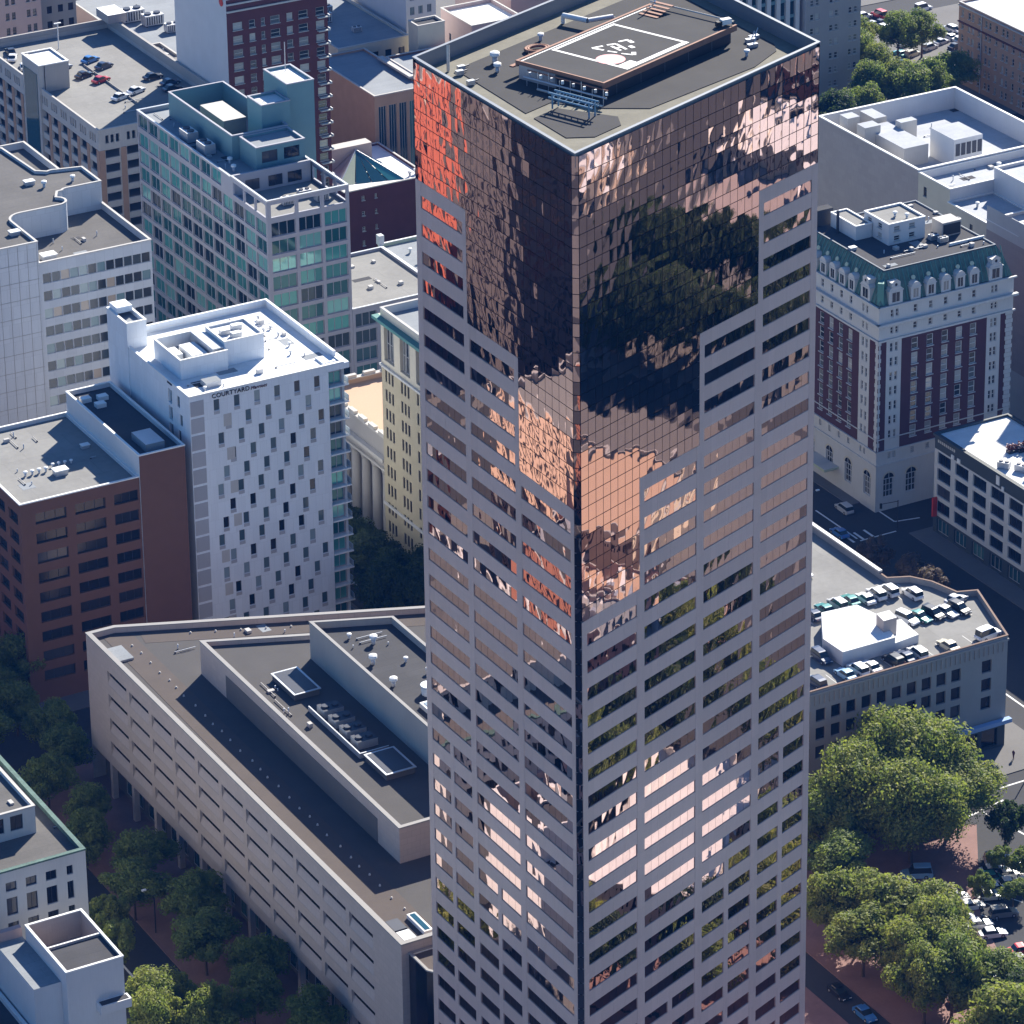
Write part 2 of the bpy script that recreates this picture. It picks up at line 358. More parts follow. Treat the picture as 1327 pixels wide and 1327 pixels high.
def roof(T, poly, z, drop=1.0, t=.35, wallm='concrete', cope='concrete_light', top='grey_roof', name='roof', cth=.12, copew=None):
    """flat roof `drop` below the parapet top z, with the parapet's inner face and coping"""
    inn = inset(poly, t)
    r = MB(); r.face([(p[0], p[1], z - drop) for p in inn], top); ro = r.obj(name, T)
    b = MB(); n = len(poly)
    for i in range(n):
        p, q = inn[i], inn[(i + 1) % n]
        b.face([(q[0], q[1], z - drop), (p[0], p[1], z - drop), (p[0], p[1], z), (q[0], q[1], z)], wallm)
    o2 = inset(poly, -.08); i2 = inset(poly, (copew or t) + .06)
    for i in range(n):
        j = (i + 1) % n
        b.face([(*o2[i], z + cth), (*o2[j], z + cth), (*i2[j], z + cth), (*i2[i], z + cth)], cope)
        b.face([(*o2[i], z - .1), (*o2[j], z - .1), (*o2[j], z + cth), (*o2[i], z + cth)], cope)
        b.face([(*i2[j], z - .02), (*i2[i], z - .02), (*i2[i], z + cth), (*i2[j], z + cth)], cope)
        b.face([(*o2[j], z - .1), (*o2[i], z - .1), (*poly[i], z - .1), (*poly[j], z - .1)], cope)
    b.obj('parapet', T).parent = ro
    return ro
def faces(poly): return [Fc(poly[i], poly[(i + 1) % len(poly)]) for i in range(len(poly))]
def rect(x0, y0, x1, y1): return [(x0, y0), (x1, y0), (x1, y1), (x0, y1)]
def block(T, poly, z0, z, m, spec=None, name='wall', **rk):
    """walls (edge i of the polygon may carry rows of windows) + flat roof"""
    mb = MB()
    for i, fc in enumerate(faces(poly)):
        sp = (spec or {}).get(i)
        if sp: wall(T, mb, fc, 0, fc.L, z0, z, m, **sp)
        else: wall(T, mb, fc, 0, fc.L, z0, z, m)
    mb.obj(name, T); roof(T, poly, z, wallm=m, **rk)
def plant(T, name, x0, y0, x1, y1, z0, z1, m, top=None, lid=.1):
    b = MB(); b.box(x0, x1, y0, y1, z0, z1, m); 
    if top: b.box(x0 - .12, x1 + .12, y0 - .12, y1 + .12, z1 + .004, z1 + lid, top)
    return b.obj(name, T)

# rooftop furniture prototypes (each a thing on the roof)
def vent_mesh():
    b = MB(); b.cyl(0, 0, 0, .7, .22, 'galvanised'); b.cyl(0, 0, .7, 1.0, .42, 'white_paint', r2=.42); b.cyl(0, 0, 1.0, 1.15, .42, 'white_paint', r2=.1); return b.mesh('roof_vent')
def ac_mesh():
    b = MB(); b.box(-1.3, 1.3, -.8, .8, .15, 1.5, 'galvanised', top='white_paint')
    for x in (-.65, .65): b.cyl(x, 0, 1.5, 1.7, .48, 'dark_metal'); 
    for x in (-1.1, 1.1): b.box(x - .08, x + .08, -.75, .75, 0, .15, 'dark_metal')
    for k in range(7): b.box(-1.15 + k * .34, -1.0 + k * .34, -.83, -.8, .3, 1.35, 'dark_metal')
    return b.mesh('air_conditioner')
def hatch_mesh():
    b = MB(); b.box(-.7, .7, -.5, .5, 0, .55, 'galvanised'); b.box(-.8, .8, -.6, .6, .55, .68, 'white_paint'); return b.mesh('roof_hatch')
VENT, AC, HATCH = vent_mesh(), ac_mesh(), hatch_mesh()
def roofthing(me, x, y, z, label, cat, group, rz=0.0, s=1.0):
    o = bpy.data.objects.new(me.name.split('.')[0], me); scene.collection.objects.link(o); o.location = (x, y, z); o.rotation_euler = (0, 0, rz); o.scale = (s, s, s)
    return tag(o, label, cat, group)

# ---------------------------------------------------------------- ground
def ground():
    b = MB(); b.face([(-1500, -600, 0), (2500, -600, 0), (2500, 3200, 0), (-1500, 3200, 0)], 'asphalt'); structure(b.obj('road'))
ground()
def slab(x0, x1, y0, y1, m='sidewalk', h=.13, name='sidewalk'):
    b = MB(); b.box(x0, x1, y0, y1, .004, h, m, bottom=False); return structure(b.obj(name))
XB = [(-168, -102), (-80, -14), (8, 74), (96, 196), (217, 295.5), (305, 371.5), (394.5, 432), (441, 504), (522, 588), (606, 672), (690, 756)]
YB = [(60, 125), (143, 208), (226, 291), (309, 374), (0, 0), (584.5, 655), (662, 730), (742, 815), (826, 893), (911, 976), (994, 1060)]
for i, (x0, x1) in enumerate(XB):
    for j, (y0, y1) in enumerate(YB):
        if y1 == 0:
            if x0 < 200: slab(x0, x1, 392, 476); slab(x0, x1, 484, 566)
            elif x1 == 295.5: slab(x0, x1, 452, 566.5, 'brick_paving')
            elif x0 == 305: slab(305, 371.5, 486, 552)
            elif x0 == 394.5: slab(397.5, 432, 488, 569)
            elif x0 > 400: slab(x0, x1, 392, 476); slab(x0, x1, 488, 569)
        else: slab(x0, x1, y0, y1)
# red brick plaza round the tower and under the trees to its right
pl = MB(); pl.prism([(217, 381), (296.5, 381), (296.5, 451.99), (217, 451.99)], .004, .13, 'brick_paving'); structure(pl.obj('plaza'))
pl = MB(); pl.prism([(302, 425), (321, 425), (331, 452), (346.5, 475), (337, 481), (302, 481)], .004, .14, 'brick_paving'); structure(pl.obj('plaza'))
# painted lines
def line(x0, y0, x1, y1, w=.35, z=.008):
    p, q = Vector((x0, y0)), Vector((x1, y1)); d = (q - p).normalized(); n = Vector((-d.y, d.x)) * w / 2
    LN.face([(*(p - n), z), (*(q - n), z), (*(q + n), z), (*(p + n), z)], 'road_paint')
LN = MB()
for (a, b_, c, d) in [(376.5, 556, 376.5, 480), (388, 571, 396, 571), (388, 586, 388, 572), (398, 574.5, 403, 573.5), (398, 580, 398, 574.5),
                      (349.5, 480, 352.5, 463), (347, 478, 355, 479.5), (356, 483, 362, 483), (365, 476, 365, 440), (372, 481.8, 392, 481.8), (372, 484, 392, 484), (342, 441, 350, 452),
                      (210, 700, 210, 580), (210, 470, 210, 560), (299.5, 700, 299.5, 575), (384, 700, 384, 600)]: line(a, b_, c, d)
for k in range(9): line(373.5 + k * 2.2, 571, 373.5 + k * 2.2, 574.5, .5)
for k in range(8): line(320 + k * 3.2, 452 + k * 1.2, 323 + k * 3.2, 446 + k * 1.2, .15)
for k in range(10): line(556, 780 + k * 3, 561, 780 + k * 3, .15)
structure(LN.obj('road_markings'))

# ---------------------------------------------------------------- the bronze glass tower
TN = Vector((229.972, 400.565)); A1, A2 = rad(21.644), rad(90.505)
UR, UL = Vector((math.cos(A1), math.sin(A1))), Vector((math.cos(A2), math.sin(A2)))
WR_, WL_ = 50.684, 40.738
NR = Vector((-UR.y, UR.x))
def TP(a, b): v = TN + UR * a + UL * b; return (v.x, v.y)
ZR = 163.0
tower = thing('office_tower', 'tall bronze mirror-glass tower with stepped pink granite window grid and a helipad on its roof', 'skyscraper', (TN.x, TN.y, 0))
def build_tower():
    T = tower; H = 3.88; ZT = ZR - 18.48; WH = 1.765
    FR = Fc(TP(0, 0), TP(WR_, 0)); FL = Fc(TP(0, WL_), TP(0, 0)); fs = {'R': FR, 'L': FL}
    # u along the face; on the left face u runs from the far left corner to the near corner
    lay = {'R': [(1.75, 12.02, 12, .75), (13.58, 24.65, 8, 12.62), (26.2, 37.2, 4, 25.2), (38.77, 49.39, 0, 37.75)],
           'L': [(WL_ - 14.1, WL_ - 1.75, 8, WL_ - .9), (WL_ - 27.05, WL_ - 15.52, 4, WL_ - 14.5), (WL_ - 39.4, WL_ - 28.43, 0, WL_ - 27.5)]}
    split = {12: 32, 8: 28, 4: 24, 0: 20}
    # dark curtain-wall frame behind every pane
    core = MB()
    for f, dep in ((FR, .12), (FL, .12)):
        p, q = f.P(0, 0, dep), f.P(f.L, 0, dep)
    cp = inset([TP(0, 0), TP(WR_, 0), TP(WR_, WL_), TP(0, WL_)], .45)
    core.prism(cp, 0, ZR - 2.4, 'mirror_frame'); core.obj('core', T)
    # back faces: same glass with granite bands
    bk = MB()
    for f in (Fc(TP(WR_, 0), TP(WR_, WL_)), Fc(TP(WR_, WL_), TP(0, WL_))):
        z = 0
        while z < 140:
            bk.face([f.P(0, z), f.P(f.L, z), f.P(f.L, z + 2.1), f.P(0, z + 2.1)], 'granite')
            bk.face([f.P(0, z + 2.1, .2), f.P(f.L, z + 2.1, .2), f.P(f.L, z + 3.88, .2), f.P(0, z + 3.88, .2)], G['bronze']); z += 3.88
        bk.face([f.P(0, z), f.P(f.L, z), f.P(f.L, ZR), f.P(0, ZR)], G['bronze'])
    bk.obj('rear_wall', T)
    # pane mesh: slightly pillowed
    def pane(b, w, h, amp, tx, tz, fn, N=4):
        i0 = len(b.v); k = b._m(G['bronze'])
        for j in range(N + 1):
            for i in range(N + 1):
                x, z = (i / N - .5), (j / N - .5)
                dep = amp * (1 - 4 * x * x) * (1 - 4 * z * z) + tx * z * h + tz * x * w
                b.v.append(tuple(fn(x * w, dep, (z + .5) * h)))
        for j in range(N):
            for i in range(N):
                a = i0 + j * (N + 1) + i; b.f.append((a, a + 1, a + N + 2, a + N + 1)); b.mi.append(k); b.sm.append(True)
    # loose panes of the stepped curtain wall
    lv = [ZR - .5]
    for k in range(-5, 40):
        for z in (ZT - H * k, ZT - H * k - WH):
            if z < ZR - 1.2 and z > .5: lv.append(z)
    rest = MB(); panes = {}; count = 0; cells = []
    for side, f in fs.items():
        for (u0, u1, k0, edge) in lay[side]:
            zs = ZT - H * k0 + 1.95      # top of the granite in this bay
            if side == 'R':
                a, c = edge, {12: 12.62, 8: 25.2, 4: 37.75, 0: WR_ - .08}[k0]
            else:
                c = edge; a = {8: WL_ - 14.5, 4: WL_ - 27.5, 0: .08}[k0]
            L = [z for z in lv if z > zs + .3] + [zs]
            for j in range(len(L) - 1):
                for i in range(8):
                    cells.append((side, a + (c - a) * i / 8, a + (c - a) * (i + 1) / 8, L[j + 1], L[j]))
    cells.sort(key=lambda t: (0 if t[0] == 'R' else 1, -t[3]))
    for (side, a, c, z0, z1) in cells:
        f = fs[side]; w, h = c - a - .09, z1 - z0 - .1; uc = (a + c) / 2
        tx, tz = R.gauss(0, .0017), R.gauss(0, .0022); amp = R.choice((-1, 1, 1)) * R.uniform(.002, .005)
        if count < 300:
            key = (round(w, 1), round(h, 1), R.randrange(4))
            if key not in panes:
                b = MB(); pane(b, w, h, amp, 0, 0, lambda x, d, z: (x, d, z)); panes[key] = b.mesh('glass_pane')
            o = link('glass_pane', panes[key], T, f.P(uc, z0 + .05)); o.rotation_euler = (tx, 0, f.th + tz); count += 1
        else:
            pane(rest, w, h, amp, tx, tz, lambda x, d, z: f.P(uc + x, z0 + .05 + z, d), 3)
    stuff(rest.obj('glass_panes', T))
    # chamfered corner strip
    cm = {}
    f = Fc((TP(0, .9)), TP(.75, 0)); z = ZR - .5; 
    for i, z1 in enumerate(lv[:-1]):
        z0 = lv[i + 1]; key = (round(z1 - z0, 1), R.randrange(4))
        if key not in cm:
            b = MB(); pane(b, f.L - .12, z1 - z0 - .1, R.uniform(-.006, .008), 0, 0, lambda x, d, z: (x, d, z)); cm[key] = b.mesh('corner_pane')
        o = link('corner_pane', cm[key], T, f.P(f.L / 2, z0 + .05, -.05)); o.rotation_euler = (R.gauss(0, .004), 0, f.th + R.gauss(0, .02))
    # granite: piers, spandrels, windows
    kmax = 36; wm = {}; sm = {}; nwin = 0; extra = MB()
    def strip(w):
        key = round(w, 2)
        if key not in wm:
            wm[key] = []
            for v in range(5):
                b = MB(); n = max(2, round(w / 1.57))
                for i in range(n):
                    x0 = -w / 2 + w * i / n; x1 = x0 + w / n; xc = (x0 + x1) / 2
                    am, t1, t2 = R.uniform(-.004, .008), R.gauss(0, .0025), R.gauss(0, .0035)
                    pane(b, w / n - .05, WH - .04, am, t1, t2, lambda x, d, z: (xc + x, d, .02 + z), 4)
                b.box(-w / 2, w / 2, .05, .08, 0, WH, 'mirror_frame'); wm[key].append(b.mesh('window'))
        return R.choice(wm[key])
    def spand(w, h):
        key = (round(w, 2), round(h, 2))
        if key not in sm:
            b = MB(); n = max(2, round(w / 2.6))
            for i in range(n):
                x0 = -w / 2 + w * i / n; b.box(x0 + (.012 if i else 0), x0 + w / n - .012, 0, .32, 0, h, 'granite')
            b.box(-w / 2, w / 2, .03, .3, .01, h - .01, 'granite'); sm[key] = b.mesh('granite_spandrel')
        return sm[key]
    for side, f in fs.items():
        bays = sorted(lay[side], key=lambda t: t[0])
        for bi, (u0, u1, k0, edge) in enumerate(bays):
            ztop = ZT - H * k0 + 1.95
            if side == 'R': pa, pb = edge, u0
            else: pa, pb = u1, edge
            def pier(a, c, zt, z0=0):
                b = MB(); w = c - a; b.box(-w / 2, w / 2, 0, .36, 0, zt - z0, 'granite'); return link('granite_pier', b.mesh('granite_pier'), T, f.P((a + c) / 2, z0, -.02), f.th)
            pier(pa, pb, ztop)
            if (side == 'R' and k0 == 0): pier(u1, WR_, ztop)
            if (side == 'L' and k0 == 0): pier(0, u0, ztop)
            # band between neighbouring bays belongs to the taller stone
            for k in range(k0, kmax + 1):
                zt = ZT - H * k
                if zt - WH < 2: break
                hs = (1.95 if k == k0 else H - WH)
                e0, e1 = u0, u1
                if side == 'R' and k0: e1 = u1 + 0
                link('granite_spandrel', spand(u1 - u0, hs), T, f.P((u0 + u1) / 2, zt), f.th)
                if k >= split[k0]:
                    c = (u0 + u1) / 2
                    segs = [(u0, c - .48), (c + .48, u1)]
                    if k == split[k0]: pier(c - .48, c + .48, zt + .0, 0)
                else: segs = [(u0, u1)]
                for (a, e) in segs:
                    me = strip(e - a)
                    if nwin < 300: link('window', me, T, f.P((a + e) / 2, zt - WH, .10), f.th); nwin += 1
                    else:
                        for p_ in me.polygons:
                            extra.face([f.P((a + e) / 2 + me.vertices[i].co.x, zt - WH + me.vertices[i].co.z, .10 + me.vertices[i].co.y) for i in p_.vertices], me.materials[p_.material_index], p_.use_smooth)
            # filler right of each bay on the R face up to the next pier
            if side == 'R':
                nx = {12: 12.62, 8: 25.2, 4: 37.75, 0: None}[k0]
                if nx: pier(u1, nx, ztop)
            else:
                nx = {8: WL_ - 14.5, 4: WL_ - 27.5, 0: None}[k0]
                if nx: pier(nx, u0, ztop)
    if extra.f: stuff(extra.obj('lower_windows', T))
    # ---- roof
    poly = [TP(0, 0), TP(WR_, 0), TP(WR_, WL_), TP(0, WL_)]
    roof(T, poly, ZR, drop=2.0, t=.32, wallm='tower_coping', cope='tower_coping', top='tower_gravel', cth=.1)
    zf = ZR - 2.0
    mm = MB()
    for pts in ([(4.9, 18), (9.8, 18), (13.5, 12.2), (20, 6), (40.8, 4.6), (46.9, 6.1), (48.2, 8), (48.2, 34.5), (46, 36.4), (7.0, 36.6), (5.3, 35)],
                [(4.8, 8), (8.2, 5.2), (13.4, 5.2), (14.7, 7.5), (9.4, 16), (4.9, 16)]):
        mm.prism([TP(*q) for q in pts], zf + .01, zf + .10, 'tower_membrane')
    mm.obj('roof_membrane', T)
build_tower()
# helipad stands on the roof: coordinates s along the right-hand face, t across
PF = TN + UR * 16.2 + UL * 12.8
def HP(s, t, z=0): v = PF + UR * s + NR * t; return (v.x, v.y, z)
pad = thing('helipad', 'raised helipad deck with white square, H and pink disc on the tower roof', 'helipad', HP(0, 0, 161.1))
def pbox(b, s0, s1, t0, t1, z0, z1, m):
    b.prism([HP(s0, t0)[:2], HP(s1, t0)[:2], HP(s1, t1)[:2], HP(s0, t1)[:2]], z0, z1, m)
    b.face([HP(s0, t0, z0), HP(s0, t1, z0), HP(s1, t1, z0), HP(s1, t0, z0)], m)
def helipad():
    b = MB(); pbox(b, 0, 27.5, 0, 13.6, 163.1, 163.5, 'tower_membrane'); b.obj('deck', pad)
    b = MB(); pbox(b, -.25, 27.8, -.3, 0, 162.75, 163.55, 'rust_steel'); pbox(b, -.25, 27.8, 13.6, 13.95, 162.75, 163.55, 'rust_steel')
    pbox(b, -.25, -.02, 0, 13.6, 163.05, 163.56, 'rust_steel'); pbox(b, -.2, 27.8, 14.4, 15.0, 162.4, 162.6, 'rust_steel'); b.obj('edge_beam', pad)
    b = MB(); pbox(b, -.1, 9, 7.6, 13.5, 161.12, 163.09, 'galvanised'); b.obj('plant_enclosure', pad)
    b = MB(); pbox(b, .3, 27.2, .25, 13.2, 161.13, 163.05, 'dark_metal'); b.obj('substructure', pad)
    for s in (3, 8, 13, 18, 23, 27):
        for t in (.4, 13.2):
            b = MB(); x, y, _ = HP(s, t); b.box(x - .12, x + .12, y - .12, y + .12, 161.12, 162.95, 'galvanised'); b.obj('post', pad)
    def st(p, q, w, m='white_paint', z=163.52):
        p, q = Vector(p), Vector(q); d = (q - p).normalized(); n = Vector((-d.y, d.x)) * w / 2; b = MB()
        b.face([HP(*(p - n), z), HP(*(q - n), z), HP(*(q + n), z), HP(*(p + n), z)], m); return b
    for p, q, w in [((5.6, .9), (18.6, .9), .75), ((5.6, 12.6), (18.6, 12.6), .45), ((5.85, 1.3), (5.85, 12.37), .45), ((18.35, 1.3), (18.35, 12.37), .45)]: st(p, q, w).obj('border_line', pad)
    b = MB(); b.face([HP(6.1, 1.31, 163.52), HP(8.6, 1.31, 163.52), HP(8.6, 2.4, 163.52), HP(6.1, 2.4, 163.52)], 'white_paint'); b.obj('border_line', pad)
    st((0, 13.2), (27.5, 13.2), .22).obj('border_line', pad)
    for i, (p, q, w) in enumerate([((11.4, 8.3), (12.5, 7.7), .4), ((11.4, 7.6), (10.8, 5.6), .4), ((12.4, 7.6), (11.6, 5.3), .4), ((9.6, 6.8), (9.9, 5.5), .35), ((11.05, 6.6), (12.1, 6.4), .35)]): st(p, q, w, z=163.524 + i * .003).obj('letter_h', pad)
    for i, (p, q, w) in enumerate([((9.3, 9.1), (10.8, 8.5), .4), ((9.3, 9.0), (9.6, 7.4), .4), ((13.3, 7.9), (14.7, 7.4), .4), ((14.5, 7.2), (14.1, 6.2), .6), ((12.9, 5.8), (12.6, 4.9), .6), ((11.3, 3.9), (10.4, 3.2), .6), ((10.4, 3.3), (9.9, 4.8), .35)]): st(p, q, w, z=163.524 + i * .003).obj('corner_mark', pad)
    b = MB(); b.face([HP(7.4 + 1.9 * math.cos(a * math.pi / 16), 4.6 + 1.9 * math.sin(a * math.pi / 16), 163.525) for a in range(32)], 'pink_paint')
    b.face([HP(7.4 + 1.35 * math.cos(a * math.pi / 16), 4.6 + 1.35 * math.sin(a * math.pi / 16), 163.532) for a in range(32)], 'white_paint'); b.obj('disc', pad)
helipad()
def weight_text():
    cu = bpy.data.curves.new('weight_mark', 'FONT'); cu.body = '10'; cu.size = 1.9; cu.align_x = 'CENTER'; cu.align_y = 'CENTER'
    o = bpy.data.objects.new('weight_mark', cu); me = bpy.data.meshes.new_from_object(o); me.materials.append(M['pink_paint'])
    link('weight_mark', me, pad, HP(7.4, 4.6, 163.54), A1)
weight_text()
def roof_items():
    # window-washing gantry
    g = thing('window_washing_gantry', 'light blue steel window-washing gantry in front of the helipad', 'gantry', HP(-4.6, 4, 161.1))
    for t in (3.2, -2.6):
        b = MB(); b.tube(HP(-5, t, 161.12), HP(-5, t, 163.0), .12, 'blue_steel'); b.tube(HP(-6.2, t, 161.12), HP(-6.2, t, 163.0), .12, 'blue_steel'); b.obj('leg', g)
    for dz, s in ((162.5, -5), (163.1, -5), (162.5, -6.2), (163.1, -6.2)):
        b = MB(); b.tube(HP(s, 3.8, dz), HP(s, -3.2, dz), .13, 'blue_steel'); b.obj('rail', g)
    b = MB()
    for k in range(7): b.tube(HP(-5, 3.2 - k, 162.5), HP(-5, 2.7 - k, 163.1), .07, 'galvanised'); b.tube(HP(-6.2, 3.2 - k, 162.5), HP(-5, 3.2 - k, 163.1), .07, 'galvanised')
    b.obj('brace', g)
    d = thing('antenna_rack', 'long grey antenna and cable rack along the near edge of the helipad', 'antenna rack', HP(-2, 5, 161.1))
    for k in range(8):
        b = MB(); t = 11 - k * 1.75; b.tube(HP(-1.6, t, 161.12), HP(-1.6, t, 163.0 + .3 * (k % 3)), .05, 'galvanised'); b.obj('mast', d)
        b = MB(); x, y, z = HP(-1.6, t - .5, 162.6); b.box(x - .16, x + .16, y - .12, y + .12, z, z + .45, 'white_paint' if k % 2 else 'galvanised'); b.obj('panel', d)
    b = MB(); b.tube(HP(-1.6, 11.5, 162.2), HP(-1.6, -1.8, 162.2), .14, 'galvanised'); b.tube(HP(-2.6, 8.5, 161.5), HP(-2.6, -2, 161.5), .16, 'concrete_light'); b.tube(HP(-.8, 11.5, 162.9), HP(-.8, -1.4, 162.9), .1, 'rust_steel'); b.obj('rail', d)
    # hose coil
    b = MB(); n = 24
    for ring, rr in enumerate((1.6, 1.25)):
        for k in range(n):
            a, c = 2 * math.pi * k / n, 2 * math.pi * (k + 1) / n; x, y, z = HP(9.4, 18.2, 161.5)
            b.tube((x + rr * math.cos(a), y + rr * math.sin(a) * .8, z), (x + rr * math.cos(c), y + rr * math.sin(c) * .8, z), .22, 'rust_steel')
    tag(b.obj('hose_coil'), 'rust-coloured coil lying on the tower roof left of the helipad', 'hose')
    b = MB(); pts = [HP(20.2, 22.5, 162.2), HP(20.5, 18.6, 162.2), HP(23.8, 17.0, 162.2)]
    b.tube(pts[0], pts[1], .4, 'white_paint'); b.tube(pts[1], pts[2], .35, 'white_paint'); b.tube(pts[0], (pts[0][0], pts[0][1], 161.1), .3, 'white_paint'); b.tube(pts[2], (pts[2][0], pts[2][1], 161.1), .3, 'white_paint')
    tag(b.obj('exhaust_pipe'), 'fat white bent duct on the tower roof behind the helipad', 'duct')
    st = thing('steel_stair', 'rust red steel stair frame at the back edge of the helipad', 'stair', HP(26, 10, 161.1))
    for k in range(5):
        b = MB(); pbox(b, 23.5 + k * .8, 24.0 + k * .8, 9.5, 12.5, 163.52 + k * .18, 163.62 + k * .18, 'rust_steel'); b.obj('tread', st)
    b = MB(); b.tube(HP(26.5, 12.1, 163.5), HP(28.5, 13.5, 168), .12, 'white_paint'); b.obj('pole', st)
    b = MB(); b.tube(HP(27.5, 0, 164.0), HP(27.5, 13.6, 164.0), .12, 'concrete_light'); tag(b.obj('guard_rail'), 'thin pale rail across the far end of the helipad', 'rail')
    fl = thing('floodlight', 'white floodlight box at the right corner of the helipad', 'floodlight', HP(26.8, .6, 163.5))
    b = MB(); x, y, z = HP(26.8, .6, 163.5); b.box(x - .9, x + .5, y - .4, y + .4, z + .3, z + 1.0, 'white_paint'); b.obj('housing', fl)
    b = MB(); b.box(x - 1.6, x - .95, y - .35, y + .35, z + .1, z + .8, 'black_paint'); b.obj('lens', fl)
    for (s, t, sc, lb) in [(2.6, 19.7, 1.5, 'white capped vent left of the rust coil on the tower roof'), (0.2, 17.3, 1.2, 'low white vent near the left corner of the helipad'),
                           (13, 20.5, 1.0, 'small vent beyond the rust coil on the tower roof'), (24.2, -4.5, .9, 'small white vent alone between helipad and right parapet')]:
        roofthing(VENT, *HP(s, t, 161.1), lb, 'vent', 'vents on the tower roof', s=sc)
    for i, (s, t) in enumerate([(27.5, -3), (29, -1.6), (30.3, -1.2)]):
        b = MB(); x, y, z = HP(s, t, 161.1); b.box(x - .7, x + .7, y - .3, y + .3, z, z + .5, 'galvanised'); b.tube((x, y, z), (x + .8, y + .3, z + 1.3), .08, 'galvanised')
        tag(b.obj('davit_arm'), ['folded steel davit arm nearest the right parapet corner', 'folded steel davit arm in the middle of three by the right corner', 'folded steel davit arm farthest of three by the right corner'][i], 'davit', 'davit arms on the tower roof')
    b = MB(); x, y = TP(4.2, 37); b.tube((x, y, 161.1), (x, y, 164.6), .22, 'galvanised'); tag(b.obj('roof_post'), 'pale post standing on the gravel near the left back parapet', 'post')
    for i, (s, t) in enumerate([(-3.5, 20.5), (-2, 21.5), (-5.5, 17)]):
        b = MB(); x, y, z = HP(s, t, 161.1); b.box(x - .5, x + .5, y - .3, y + .3, z, z + .6, 'galvanised'); b.tube((x, y, z + .3), (x + 1.4, y + .5, z + .3), .1, 'dark_metal')
        tag(b.obj('roof_anchor'), ['grey anchor bracket beside the near left parapet', 'grey anchor bracket behind another near the left corner', 'lone dark anchor bracket on the open gravel'][i], 'anchor', 'anchors on the tower roof')
roof_items()

